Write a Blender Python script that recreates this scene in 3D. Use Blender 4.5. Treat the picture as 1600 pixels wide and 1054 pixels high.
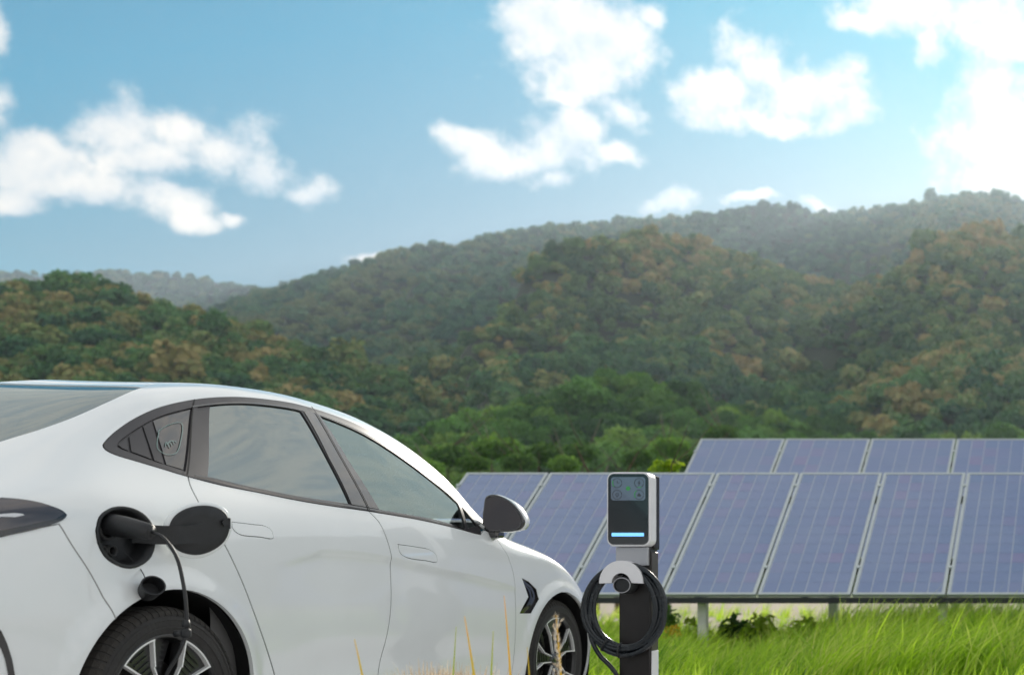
import bpy, bmesh, math, random
import numpy as np
from mathutils import Vector, Matrix, noise
from mathutils.geometry import delaunay_2d_cdt

for o in list(bpy.data.objects): bpy.data.objects.remove(o)
scene = bpy.context.scene
C = scene.collection
R = math.radians
random.seed(7); RNG = np.random.default_rng(11)

# ------------------------------------------------------------------ camera
CAM_H = 0.754                                   # eye height; a low view along the car's flank
cam_d = bpy.data.cameras.new('camera'); cam = bpy.data.objects.new('camera', cam_d); C.objects.link(cam)
cam.location = (0, 0, CAM_H); cam.rotation_euler = (R(90), 0, 0)
cam_d.sensor_width = 36; cam_d.lens = 45
cam_d.shift_x = -950/1600; cam_d.shift_y = 393/1600
cam_d.clip_start = 0.05; cam_d.clip_end = 20000
cam_d.dof.use_dof = True; cam_d.dof.focus_distance = 5.6; cam_d.dof.aperture_fstop = 2.8
scene.camera = cam

# ------------------------------------------------------------------ sky, sun, exposure
SUN_EL, SUN_AZ = R(19.5), R(-3.5)                  # azimuth clockwise from +Y: the low sun stands just over the right-hand ridge
world = bpy.data.worlds.new('World'); scene.world = world; world.use_nodes = True
wt = world.node_tree; wt.nodes.clear()
def wn(kind, **kw):
    n = wt.nodes.new(kind)
    for k, v in kw.items(): setattr(n, k, v)
    return n
def wl(a, b): wt.links.new(a, b)
def wmath(op, a, b=None, c=None, clamp=False):
    n = wn('ShaderNodeMath', operation=op, use_clamp=clamp)
    for i, v in enumerate((a, b, c)):
        if v is None: continue
        if isinstance(v, (int, float)): n.inputs[i].default_value = v
        else: wl(v, n.inputs[i])
    return n.outputs[0]
sky = wn('ShaderNodeTexSky', sky_type='NISHITA', sun_disc=False)
sky.sun_elevation = SUN_EL; sky.sun_rotation = SUN_AZ
sky.air_density = 1.0; sky.dust_density = 0.25; sky.ozone_density = 1.0; sky.altitude = 100
tint = wn('ShaderNodeMix', data_type='RGBA', blend_type='MULTIPLY'); tint.inputs[0].default_value = 1
wl(sky.outputs[0], tint.inputs[6])
tc = wn('ShaderNodeTexCoord')
sep = wn('ShaderNodeSeparateXYZ'); wl(tc.outputs['Generated'], sep.inputs[0])
# the blue deepens with height and away from the sun
sdot = wn('ShaderNodeVectorMath', operation='DOT_PRODUCT'); wl(tc.outputs['Generated'], sdot.inputs[0])
sdot.inputs[1].default_value = (math.sin(SUN_AZ)*math.cos(SUN_EL), math.cos(SUN_AZ)*math.cos(SUN_EL), math.sin(SUN_EL))
f1 = wmath('MULTIPLY_ADD', sep.outputs[2], 0.85/0.16, -0.2*0.85/0.16); f2 = wmath('MULTIPLY_ADD', sdot.outputs['Value'], -0.5/0.13, 0.95*0.5/0.13)
deep = wmath('ADD', wmath('MAXIMUM', f1, 0), wmath('MAXIMUM', wmath('MINIMUM', f2, 0.6), -0.75), clamp=True)
tcol = wn('ShaderNodeMix', data_type='RGBA'); wl(deep, tcol.inputs[0]); tcol.inputs[6].default_value = (0.50, 0.46, 0.46, 1); tcol.inputs[7].default_value = (0.0, 0.66, 0.80, 1)
wl(tcol.outputs[2], tint.inputs[7])
# wisps bend the cloud outlines
wnz = wn('ShaderNodeTexNoise', noise_dimensions='3D'); wnz.inputs['Scale'].default_value = 10; wnz.inputs['Detail'].default_value = 7
wl(tc.outputs['Generated'], wnz.inputs['Vector'])
wsub = wn('ShaderNodeVectorMath', operation='MULTIPLY_ADD'); wl(wnz.outputs['Color'], wsub.inputs[0])
wsub.inputs[1].default_value = (0.085,)*3; wsub.inputs[2].default_value = (-0.0425,)*3
yy = wmath('MAXIMUM', sep.outputs[1], 0.05)
cu = wn('ShaderNodeCombineXYZ'); wl(wmath('DIVIDE', sep.outputs[0], yy), cu.inputs[0]); wl(wmath('DIVIDE', sep.outputs[2], yy), cu.inputs[1])
uv = wn('ShaderNodeVectorMath', operation='ADD'); wl(cu.outputs[0], uv.inputs[0]); wl(wsub.outputs[0], uv.inputs[1])
flat = wn('ShaderNodeVectorMath', operation='MULTIPLY'); wl(uv.outputs[0], flat.inputs[0]); flat.inputs[1].default_value = (1, 1, 0)
CLOUDS_AND_GLARE = [(50,256,82,28),(170,208,72,36),(240,254,96,28),(300,212,70,38),(372,238,62,38),(432,270,46,26),(486,298,28,15),
 (100,296,90,13),(270,306,70,17),(312,330,40,12),(368,326,26,9),(36,312,36,15),(-14,58,22,40),(-40,180,40,40),
 (885,55,105,80),(905,120,78,46),(960,66,66,66),(818,58,50,46),(1030,18,22,28),(890,160,30,14),
 (835,245,74,36),(785,243,40,32),(872,213,56,22),(855,288,34,17),(728,216,30,16),(940,242,40,16),(968,185,36,24),
 (1168,105,44,50),(1130,148,76,34),(1245,135,76,42),(1200,178,104,18),(1308,166,44,22),(1082,140,32,20),
 (1420,24,96,34),(1340,32,46,24),(1450,82,32,24),(1545,24,90,44),(1600,70,60,36),(1610,200,105,110),(1700,250,150,120),  # last two ellipses are sun glare drawn as bright cloud
 (1046,320,36,14),(1178,318,36,8),(1268,318,36,8),(590,392,40,8)]
dist = None
for cx, cy, rx, ry in CLOUDS_AND_GLARE:
    e = wn('ShaderNodeVectorMath', operation='MULTIPLY_ADD'); wl(flat.outputs[0], e.inputs[0])
    a, b = 2000/(rx*1.15+3), 2000/(ry*1.2+3)
    e.inputs[1].default_value = (a, b, 0); e.inputs[2].default_value = (-(cx-1750)/2000*a, -(920-cy)/2000*b, 0)
    l = wn('ShaderNodeVectorMath', operation='LENGTH'); wl(e.outputs[0], l.inputs[0])
    dist = l.outputs['Value'] if dist is None else wmath('SMOOTH_MIN', dist, l.outputs['Value'], 0.35)
fb = wn('ShaderNodeTexNoise', noise_dimensions='3D'); fb.inputs['Scale'].default_value = 19; fb.inputs['Detail'].default_value = 12; fb.inputs['Roughness'].default_value = 0.64
cloff = wn('ShaderNodeVectorMath', operation='ADD'); wl(tc.outputs['Generated'], cloff.inputs[0]); cloff.inputs[1].default_value = (3.7, 1.3, 5.1); wl(cloff.outputs[0], fb.inputs['Vector'])
fb2 = wn('ShaderNodeTexNoise', noise_dimensions='3D'); fb2.inputs['Scale'].default_value = 2.0; fb2.inputs['Detail'].default_value = 5; fb2.inputs['Roughness'].default_value = 0.5
wl(tc.outputs['Generated'], fb2.inputs['Vector'])
d_in = wmath('ADD', wmath('SUBTRACT', 1.0, wmath('MINIMUM', dist, 3.0)), wmath('MULTIPLY_ADD', fb.outputs['Fac'], 3.0, -1.34))
d_out = wmath('MULTIPLY_ADD', fb2.outputs['Fac'], 5.0, -1.68)
# outside the view, denser cloud cover is added to brighten car and windows
wv = wn('ShaderNodeVectorMath', operation='MULTIPLY_ADD'); wl(cu.outputs[0], wv.inputs[0])
wv.inputs[1].default_value = (1/0.56, 1/0.42, 0); wv.inputs[2].default_value = (0.46/0.56, -0.26/0.42, 0)
wlen = wn('ShaderNodeVectorMath', operation='LENGTH'); wl(wv.outputs[0], wlen.inputs[0])
inwin = wn('ShaderNodeMapRange', interpolation_type='SMOOTHSTEP'); wl(wlen.outputs['Value'], inwin.inputs[0])
inwin.inputs[1].default_value = 0.95; inwin.inputs[2].default_value = 1.25; inwin.inputs[3].default_value = 0; inwin.inputs[4].default_value = 1
fmix = wn('ShaderNodeMix', data_type='FLOAT'); wl(inwin.outputs[0], fmix.inputs[0]); wl(d_in, fmix.inputs[2]); wl(d_out, fmix.inputs[3])
dens = fmix.outputs[0]
alpha = wn('ShaderNodeMapRange', interpolation_type='SMOOTHSTEP'); wl(dens, alpha.inputs[0])
alpha.inputs[1].default_value = -0.10; alpha.inputs[2].default_value = 0.72; alpha.inputs[3].default_value = 0; alpha.inputs[4].default_value = 0.96
thick = wn('ShaderNodeMapRange', interpolation_type='SMOOTHSTEP'); wl(dens, thick.inputs[0])
thick.inputs[1].default_value = 0.2; thick.inputs[2].default_value = 1.3
# tops catch the light, undersides go grey: compare the billows with those a little higher up
cl2 = wn('ShaderNodeVectorMath', operation='ADD'); wl(cloff.outputs[0], cl2.inputs[0]); cl2.inputs[1].default_value = (0.002, 0.0, 0.016)
fb3 = wn('ShaderNodeTexNoise', noise_dimensions='3D'); fb3.inputs['Scale'].default_value = 19; fb3.inputs['Detail'].default_value = 6; fb3.inputs['Roughness'].default_value = 0.55; wl(cl2.outputs[0], fb3.inputs['Vector'])
lit = wmath('ADD', wmath('MULTIPLY_ADD', wmath('SUBTRACT', fb.outputs['Fac'], fb3.outputs['Fac']), 3.0, 0.25), wmath('MULTIPLY', thick.outputs[0], 0.5), clamp=True)
ccol = wn('ShaderNodeMix', data_type='RGBA'); wl(lit, ccol.inputs[0])
CB = 9.9
ccol.inputs[6].default_value = (0.62*CB, 0.70*CB, 0.77*CB, 1); ccol.inputs[7].default_value = (1.06*CB, 0.995*CB, 0.92*CB, 1)
skymix = wn('ShaderNodeMix', data_type='RGBA'); wl(alpha.outputs[0], skymix.inputs[0]); wl(tint.outputs[2], skymix.inputs[6]); wl(ccol.outputs[2], skymix.inputs[7])
bg = wn('ShaderNodeBackground'); bg.inputs[1].default_value = 0.055; wl(skymix.outputs[2], bg.inputs[0])
wo = wn('ShaderNodeOutputWorld'); wl(bg.outputs[0], wo.inputs[0])

sun_d = bpy.data.lights.new('sun', 'SUN'); sun = bpy.data.objects.new('sun', sun_d); C.objects.link(sun)
sun_d.energy = 2.15; sun_d.angle = R(2.5); sun_d.color = (1, 0.93, 0.82)
sdir = Vector((math.sin(SUN_AZ)*math.cos(SUN_EL), math.cos(SUN_AZ)*math.cos(SUN_EL), math.sin(SUN_EL)))
sun.rotation_euler = (-sdir).to_track_quat('-Z', 'Y').to_euler(); sun.location = sdir*60

vs = scene.view_settings; vs.view_transform = 'Standard'; vs.look = 'None'; vs.gamma = 1; vs.use_curve_mapping = False
vs.exposure = 0.92
scene.render.engine = 'CYCLES'
cy = scene.cycles
cy.use_denoising = True; cy.max_bounces = 8; cy.diffuse_bounces = 3; cy.glossy_bounces = 4; cy.transmission_bounces = 4
cy.transparent_max_bounces = 16; cy.volume_bounces = 0; cy.sample_clamp_indirect = 6; cy.caustics_reflective = False; cy.caustics_refractive = False

# ------------------------------------------------------------------ helpers
def tag(o, label=None, cat=None, group=None, kind=None):
    if label: o['label'] = label
    if cat: o['category'] = cat
    if group: o['group'] = group
    if kind: o['kind'] = kind
    return o
def link(o, parent=None):
    C.objects.link(o)
    if parent is not None: o.parent = parent
    return o
def empty(name, loc=(0,0,0), rz=0, parent=None):
    o = bpy.data.objects.new(name, None); o.location = loc; o.rotation_euler = (0, 0, rz); o.empty_display_size = .1
    return link(o, parent)
def mesh_obj(name, verts, faces, mat, parent=None, smooth=False):
    me = bpy.data.meshes.new(name); me.from_pydata([tuple(map(float, v)) for v in verts], [], [tuple(map(int, f)) for f in faces])
    if mat: me.materials.append(mat)
    if smooth: me.polygons.foreach_set('use_smooth', [True]*len(me.polygons))
    me.update()
    return link(bpy.data.objects.new(name, me), parent)
def bm_obj(name, bm, mat, parent=None, smooth=False):
    me = bpy.data.meshes.new(name); bmesh.ops.recalc_face_normals(bm, faces=bm.faces[:]); bm.to_mesh(me); bm.free()
    if mat: me.materials.append(mat)
    if smooth: me.polygons.foreach_set('use_smooth', [True]*len(me.polygons))
    me.update()
    return link(bpy.data.objects.new(name, me), parent)
def box(bm, lo, hi, bevel=0, seg=2):
    b = bmesh.new(); bmesh.ops.create_cube(b, size=1)
    for v in b.verts:
        v.co = Vector([lo[i]+(v.co[i]+.5)*(hi[i]-lo[i]) for i in range(3)])
    if bevel: bmesh.ops.bevel(b, geom=b.edges[:], offset=bevel, segments=seg, profile=.5, affect='EDGES')
    me = bpy.data.meshes.new('t'); b.to_mesh(me); b.free(); bm.from_mesh(me); bpy.data.meshes.remove(me)
def cr(pts, step=0.02, closed=False):
    """smooth curve through points (any dimension), resampled"""
    P = [np.array(p, float) for p in pts]; n = len(P); out = []
    rng = range(n if closed else n-1)
    for i in rng:
        p1, p2 = P[i], P[(i+1) % n]
        p0 = P[i-1] if (closed or i > 0) else 2*p1-p2
        p3 = P[(i+2) % n] if (closed or i+2 < n) else 2*p2-p1
        d1 = max(np.linalg.norm(p1-p0)**.5, 1e-6); d2 = max(np.linalg.norm(p2-p1)**.5, 1e-6); d3 = max(np.linalg.norm(p3-p2)**.5, 1e-6)
        m1 = d2*((p1-p0)/d1-(p2-p0)/(d1+d2)+(p2-p1)/d2); m2 = d2*((p2-p1)/d2-(p3-p1)/(d2+d3)+(p3-p2)/d3)
        k = max(1, int(np.ceil(np.linalg.norm(p2-p1)/step)))
        for j in range(k):
            t = j/k
            out.append((2*t**3-3*t*t+1)*p1+(t**3-2*t*t+t)*m1+(-2*t**3+3*t*t)*p2+(t**3-t*t)*m2)
    if not closed: out.append(P[-1])
    return out
def tube(bm, pts, rad, n=10, cap=True):
    pts = [Vector(p) for p in pts]; m = len(pts)
    rads = rad if hasattr(rad, '__len__') else [rad]*m
    T = [(pts[min(i+1, m-1)]-pts[max(i-1, 0)]).normalized() for i in range(m)]
    up = Vector((0, 0, 1)) if abs(T[0].z) < .9 else Vector((1, 0, 0))
    N = (up-T[0]*up.dot(T[0])).normalized(); rings = []
    for i in range(m):
        N = (N-T[i]*N.dot(T[i])).normalized(); B = T[i].cross(N)
        rings.append([bm.verts.new(pts[i]+(N*math.cos(2*math.pi*k/n)+B*math.sin(2*math.pi*k/n))*rads[i]) for k in range(n)])
    for i in range(m-1):
        for k in range(n):
            bm.faces.new((rings[i][k], rings[i][(k+1) % n], rings[i+1][(k+1) % n], rings[i+1][k]))
    if cap:
        bm.faces.new(rings[0][::-1]); bm.faces.new(rings[-1])
def lathe(bm, prof, n=64, axis='X'):
    """prof: list of (a, r): a along the axis, r radius; closed at r=0 ends if given"""
    rings = []
    for a, r in prof:
        rings.append([bm.verts.new((a, r*math.cos(2*math.pi*k/n), r*math.sin(2*math.pi*k/n)) if axis == 'X' else
                     (r*math.cos(2*math.pi*k/n), r*math.sin(2*math.pi*k/n), a)) for k in range(n)])
    for i in range(len(prof)-1):
        for k in range(n):
            bm.faces.new((rings[i][k], rings[i][(k+1) % n], rings[i+1][(k+1) % n], rings[i+1][k]))
    return rings
def prism(bm, loop, a, b, axis=0):
    """extrude a 2-D loop between a and b along an axis (other two axes in order)"""
    def P(p, t): return {0: (t, p[0], p[1]), 1: (p[0], t, p[1]), 2: (p[0], p[1], t)}[axis]
    A = [bm.verts.new(P(p, a)) for p in loop]; B = [bm.verts.new(P(p, b)) for p in loop]; n = len(loop)
    for i in range(n): bm.faces.new((A[i], A[(i+1) % n], B[(i+1) % n], B[i]))
    bm.faces.new(A[::-1]); bm.faces.new(B)
def rrect(x0, x1, y0, y1, r, k=6):
    out = []
    for cx, cy_, a0 in ((x1-r, y1-r, 0), (x0+r, y1-r, 90), (x0+r, y0+r, 180), (x1-r, y0+r, 270)):
        for i in range(k+1):
            a = R(a0+90*i/k); out.append((cx+r*math.cos(a), cy_+r*math.sin(a)))
    return out

# ------------------------------------------------------------------ materials
def mat(name, col, rough=.5, metal=0, coat=0, spec=.5, bump=0, bscale=60, var=0, vscale=8, emit=None, alpha=None, coat_rough=.03, sheen=0):
    m = bpy.data.materials.new(name); m.use_nodes = True; t = m.node_tree; b = t.nodes['Principled BSDF']
    b.inputs['Base Color'].default_value = (*col, 1); b.inputs['Roughness'].default_value = rough; b.inputs['Metallic'].default_value = metal
    b.inputs['Coat Weight'].default_value = coat; b.inputs['Coat Roughness'].default_value = coat_rough; b.inputs['Specular IOR Level'].default_value = spec
    tcn = t.nodes.new('ShaderNodeTexCoord')
    if var:
        n = t.nodes.new('ShaderNodeTexNoise'); n.inputs['Scale'].default_value = vscale; n.inputs['Detail'].default_value = 6
        t.links.new(tcn.outputs['Object'], n.inputs['Vector'])
        r = t.nodes.new('ShaderNodeMapRange'); r.inputs[1].default_value = .3; r.inputs[2].default_value = .7; r.inputs[3].default_value = 1-var; r.inputs[4].default_value = 1+var
        t.links.new(n.outputs['Fac'], r.inputs[0])
        mx = t.nodes.new('ShaderNodeMix'); mx.data_type = 'RGBA'; mx.blend_type = 'MULTIPLY'; mx.inputs[0].default_value = 1; mx.inputs[6].default_value = (*col, 1)
        t.links.new(r.outputs[0], mx.inputs[7]); t.links.new(mx.outputs[2], b.inputs['Base Color'])
        r2 = t.nodes.new('ShaderNodeMapRange'); r2.inputs[3].default_value = max(0, rough-.1*var*2); r2.inputs[4].default_value = min(1, rough+.1*var*2)
        t.links.new(n.outputs['Fac'], r2.inputs[0]); t.links.new(r2.outputs[0], b.inputs['Roughness'])
    if bump:
        n2 = t.nodes.new('ShaderNodeTexNoise'); n2.inputs['Scale'].default_value = bscale; n2.inputs['Detail'].default_value = 5
        t.links.new(tcn.outputs['Object'], n2.inputs['Vector'])
        bp = t.nodes.new('ShaderNodeBump'); bp.inputs['Strength'].default_value = bump; bp.inputs['Distance'].default_value = .01
        t.links.new(n2.outputs['Fac'], bp.inputs['Height']); t.links.new(bp.outputs[0], b.inputs['Normal'])
    if emit: b.inputs['Emission Color'].default_value = (*emit[0], 1); b.inputs['Emission Strength'].default_value = emit[1]
    return m
def leaf_mat(name, c1, c2, c3=None, trans=.35, attr='tint', inst=False, rough=.6):
    """foliage: colour runs from c1 to c2 (to c3) with a per-leaf or per-tree value"""
    m = bpy.data.materials.new(name); m.use_nodes = True; t = m.node_tree; t.nodes.clear()
    a = t.nodes.new('ShaderNodeAttribute'); a.attribute_name = attr; a.attribute_type = 'INSTANCER' if inst else 'GEOMETRY'
    fac = a.outputs['Fac']
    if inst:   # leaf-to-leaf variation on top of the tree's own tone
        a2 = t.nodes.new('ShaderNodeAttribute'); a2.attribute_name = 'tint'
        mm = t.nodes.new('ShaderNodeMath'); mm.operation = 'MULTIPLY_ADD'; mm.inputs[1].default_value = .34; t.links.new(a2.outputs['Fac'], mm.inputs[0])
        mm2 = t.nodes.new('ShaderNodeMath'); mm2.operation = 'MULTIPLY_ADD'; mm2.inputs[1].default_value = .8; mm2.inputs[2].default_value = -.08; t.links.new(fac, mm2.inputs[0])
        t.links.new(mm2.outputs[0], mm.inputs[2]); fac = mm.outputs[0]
    r = t.nodes.new('ShaderNodeValToRGB'); e = r.color_ramp.elements
    e[0].color = (*c1, 1); e[1].color = (*c2, 1); e[1].position = 1 if c3 is None else .55
    if c3 is not None: x = e.new(1.0); x.color = (*c3, 1)
    t.links.new(fac, r.inputs[0])
    d = t.nodes.new('ShaderNodeBsdfDiffuse'); d.inputs['Roughness'].default_value = .5
    tr = t.nodes.new('ShaderNodeBsdfTranslucent'); gl = t.nodes.new('ShaderNodeBsdfGlossy'); gl.inputs['Roughness'].default_value = rough; gl.inputs['Color'].default_value = (.6, .65, .6, 1)
    t.links.new(r.outputs[0], d.inputs[0]); t.links.new(r.outputs[0], tr.inputs[0])
    m1 = t.nodes.new('ShaderNodeMixShader'); m1.inputs[0].default_value = trans; t.links.new(d.outputs[0], m1.inputs[1]); t.links.new(tr.outputs[0], m1.inputs[2])
    m2 = t.nodes.new('ShaderNodeMixShader'); m2.inputs[0].default_value = .04; t.links.new(m1.outputs[0], m2.inputs[1]); t.links.new(gl.outputs[0], m2.inputs[2])
    o = t.nodes.new('ShaderNodeOutputMaterial'); t.links.new(m2.outputs[0], o.inputs[0])
    return m
def glass_mat(name, tintc, ior, rough=0.0, sheen=(1, 1, 1)):
    """thin tinted pane: mirrors by angle, lets the rest through"""
    m = bpy.data.materials.new(name); m.use_nodes = True; t = m.node_tree; t.nodes.clear()
    f = t.nodes.new('ShaderNodeFresnel'); f.inputs[0].default_value = ior
    tr = t.nodes.new('ShaderNodeBsdfTransparent'); tr.inputs[0].default_value = (*tintc, 1)
    g = t.nodes.new('ShaderNodeBsdfGlossy'); g.inputs['Roughness'].default_value = rough; g.inputs['Color'].default_value = (*sheen, 1)
    tcn = t.nodes.new('ShaderNodeTexCoord'); n = t.nodes.new('ShaderNodeTexNoise'); n.inputs['Scale'].default_value = 2.2; n.inputs['Detail'].default_value = 1
    t.links.new(tcn.outputs['Object'], n.inputs['Vector'])
    bp = t.nodes.new('ShaderNodeBump'); bp.inputs['Strength'].default_value = .02; bp.inputs['Distance'].default_value = .02
    t.links.new(n.outputs['Fac'], bp.inputs['Height']); t.links.new(bp.outputs[0], g.inputs['Normal'])
    mx = t.nodes.new('ShaderNodeMixShader'); t.links.new(f.outputs[0], mx.inputs[0]); t.links.new(tr.outputs[0], mx.inputs[1]); t.links.new(g.outputs[0], mx.inputs[2])
    o = t.nodes.new('ShaderNodeOutputMaterial'); t.links.new(mx.outputs[0], o.inputs[0])
    return m

# ------------------------------------------------------------------ ground
def ground_mat():
    m = bpy.data.materials.new('ground_soil_and_turf'); m.use_nodes = True; t = m.node_tree; b = t.nodes['Principled BSDF']; b.inputs['Roughness'].default_value = .95
    tcn = t.nodes.new('ShaderNodeTexCoord')
    n1 = t.nodes.new('ShaderNodeTexNoise'); n1.inputs['Scale'].default_value = .35; n1.inputs['Detail'].default_value = 8; t.links.new(tcn.outputs['Object'], n1.inputs['Vector'])
    n2 = t.nodes.new('ShaderNodeTexNoise'); n2.inputs['Scale'].default_value = 9; n2.inputs['Detail'].default_value = 6; t.links.new(tcn.outputs['Object'], n2.inputs['Vector'])
    r1 = t.nodes.new('ShaderNodeValToRGB'); r1.color_ramp.elements[0].color = (.30, .24, .18, 1); r1.color_ramp.elements[1].color = (.50, .43, .36, 1)
    r2 = t.nodes.new('ShaderNodeValToRGB'); r2.color_ramp.elements[0].color = (.05, .09, .02, 1); r2.color_ramp.elements[1].color = (.13, .20, .05, 1)
    t.links.new(n2.outputs['Fac'], r1.inputs[0]); t.links.new(n2.outputs['Fac'], r2.inputs[0])
    # bare pale soil lies behind the first row of panels
    s = t.nodes.new('ShaderNodeSeparateXYZ'); t.links.new(tcn.outputs['Object'], s.inputs[0])
    a = t.nodes.new('ShaderNodeMapRange'); a.inputs[1].default_value = 15.5; a.inputs[2].default_value = 17.5; t.links.new(s.outputs[1], a.inputs[0])
    a2 = t.nodes.new('ShaderNodeMapRange'); a2.inputs[1].default_value = 95; a2.inputs[2].default_value = 70; t.links.new(s.outputs[1], a2.inputs[0])
    mu = t.nodes.new('ShaderNodeMath'); mu.operation = 'MULTIPLY'; t.links.new(a.outputs[0], mu.inputs[0]); t.links.new(a2.outputs[0], mu.inputs[1])
    a3 = t.nodes.new('ShaderNodeMapRange'); a3.inputs[1].default_value = .28; a3.inputs[2].default_value = .42; t.links.new(n1.outputs['Fac'], a3.inputs[0])
    mu2 = t.nodes.new('ShaderNodeMath'); mu2.operation = 'MULTIPLY'; t.links.new(mu.outputs[0], mu2.inputs[0]); t.links.new(a3.outputs[0], mu2.inputs[1])
    mx = t.nodes.new('ShaderNodeMix'); mx.data_type = 'RGBA'; t.links.new(mu2.outputs[0], mx.inputs[0]); t.links.new(r2.outputs[0], mx.inputs[6]); t.links.new(r1.outputs[0], mx.inputs[7])
    # unseen grey gravel around the car, added and paled for bounce light
    g1 = t.nodes.new('ShaderNodeMapRange'); g1.inputs[1].default_value = 9.6; g1.inputs[2].default_value = 9.0; t.links.new(s.outputs[1], g1.inputs[0])
    r3 = t.nodes.new('ShaderNodeValToRGB'); r3.color_ramp.elements[0].color = (.38, .38, .38, 1); r3.color_ramp.elements[1].color = (.58, .57, .56, 1)
    n3 = t.nodes.new('ShaderNodeTexVoronoi'); n3.inputs['Scale'].default_value = 45; t.links.new(tcn.outputs['Object'], n3.inputs['Vector']); t.links.new(n3.outputs['Distance'], r3.inputs[0])
    mg = t.nodes.new('ShaderNodeMix'); mg.data_type = 'RGBA'; t.links.new(g1.outputs[0], mg.inputs[0]); t.links.new(mx.outputs[2], mg.inputs[6]); t.links.new(r3.outputs[0], mg.inputs[7])
    t.links.new(mg.outputs[2], b.inputs['Base Color'])
    bp = t.nodes.new('ShaderNodeBump'); bp.inputs['Strength'].default_value = .6; bp.inputs['Distance'].default_value = .05; t.links.new(n2.outputs['Fac'], bp.inputs['Height']); t.links.new(bp.outputs[0], b.inputs['Normal'])
    return m
M_ground = ground_mat()
gx = np.concatenate([np.linspace(-4600, -60, 18), np.linspace(-50, 50, 41), np.linspace(60, 3000, 14)])
gy = np.concatenate([np.linspace(-600, -30, 6), np.linspace(-20, 60, 33), np.linspace(80, 4600, 24)])
gv = []
for y in gy:
    for x in gx:
        z = .05*noise.noise((x*.3, y*.3, 3)) if (abs(x) < 55 and -25 < y < 70) else 0
        if -6 < x < -2 and 2 < y < 9: z = 0
        gv.append((x, y, z-.02))
nx = len(gx)
mesh_obj('ground', gv, [(j*nx+i, j*nx+i+1, (j+1)*nx+i+1, (j+1)*nx+i) for j in range(len(gy)-1) for i in range(nx-1)], M_ground, smooth=True)
tag(bpy.data.objects['ground'], kind='structure')

# ------------------------------------------------------------------ forest trees (kinds shared by the wooded hills)
def blob_leaves(n, rx, rz, leaf, lumps=7, seed=0, fill=.35, up=.35):
    """leaf-clump faces spread through a lumpy crown; returns verts, quads, tint per face"""
    g = np.random.default_rng(seed)
    cs = g.normal(size=(lumps, 3)); cs /= np.linalg.norm(cs, axis=1)[:, None]; cs[:, 2] = np.abs(cs[:, 2])*.9-.15
    cs *= np.array([rx, rx, rz])*.55; lr = g.uniform(.42, .68, lumps)
    k = g.integers(0, lumps, n)
    d = g.normal(size=(n, 3)); d /= np.linalg.norm(d, axis=1)[:, None]
    rad = g.uniform(fill, 1, n)**.5
    p = cs[k]+d*(lr[k]*rad)[:, None]*np.array([rx, rx, rz])
    nr = d+g.normal(size=(n, 3))*.55+np.array([0, 0, up]); nr /= np.linalg.norm(nr, axis=1)[:, None]
    a = np.cross(nr, g.normal(size=(n, 3))); a /= np.linalg.norm(a, axis=1)[:, None]; b = np.cross(nr, a)
    s = leaf*g.uniform(.6, 1.4, n)[:, None]
    v = np.stack([p-a*s, p-b*s*.62, p+a*s, p+b*s*.62], 1).reshape(-1, 3)
    f = np.arange(4*n).reshape(n, 4)
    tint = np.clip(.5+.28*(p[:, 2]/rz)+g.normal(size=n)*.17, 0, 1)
    return v, f, tint
def fast_mesh(name, v, f, tint, mats, midx=None):
    me = bpy.data.meshes.new(name); n = len(f); k = f.shape[1]
    me.vertices.add(len(v)); me.vertices.foreach_set('co', np.asarray(v, np.float32).ravel())
    me.loops.add(n*k); me.loops.foreach_set('vertex_index', f.astype(np.int32).ravel())
    me.polygons.add(n); me.polygons.foreach_set('loop_start', np.arange(0, n*k, k, dtype=np.int32))
    for m in mats: me.materials.append(m)
    if midx is not None: me.polygons.foreach_set('material_index', midx.astype(np.int32))
    if tint is not None:
        at = me.attributes.new('tint', 'FLOAT', 'FACE'); at.data.foreach_set('value', np.asarray(tint, np.float32))
    me.update(); me.validate()
    return me
M_bark = mat('bark_brown', (.11, .08, .055), .9, bump=.6, bscale=14, var=.3, vscale=5)
def trunk_mesh(name, h, r, seed, limbs=5, spread=.5):
    g = random.Random(seed); bm = bmesh.new()
    pts = [(g.uniform(-.05, .05)*i*h/5, g.uniform(-.05, .05)*i*h/5, h*i/5) for i in range(6)]
    tube(bm, pts, [r*(1-.13*i) for i in range(6)], 7)
    for _ in range(limbs):
        i = g.randint(2, 5); a = g.uniform(0, 6.28); l = spread*h*g.uniform(.5, 1); p = Vector(pts[i])
        tube(bm, [p, p+Vector((math.cos(a)*l*.5, math.sin(a)*l*.5, l*.4)), p+Vector((math.cos(a)*l, math.sin(a)*l, l*.95))], [r*.5, r*.35, r*.12], 5)
    return bm
def tree_kind(col, name, n, rx, rz, leaf, lumps, seed, m):
    v, f, t = blob_leaves(n, rx, rz, leaf, lumps, seed)
    v[:, 2] += rz*.75
    me = fast_mesh(name, v, f, t, [m]); o = bpy.data.objects.new(name, me); col.objects.link(o)
def forest_set(tag_, m, n, leaf):
    col = bpy.data.collections.new('tree_kinds_'+tag_)
    for k, (rx, rz, lumps) in enumerate(((1.0, .95, 7), (1.05, .8, 9), (.85, 1.15, 7), (1.15, .75, 11), (.9, 1.0, 6))):
        tree_kind(col, 'tree_crown', n, rx, rz, leaf, lumps, 40+k, m)
    return col
GN = {}
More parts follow.
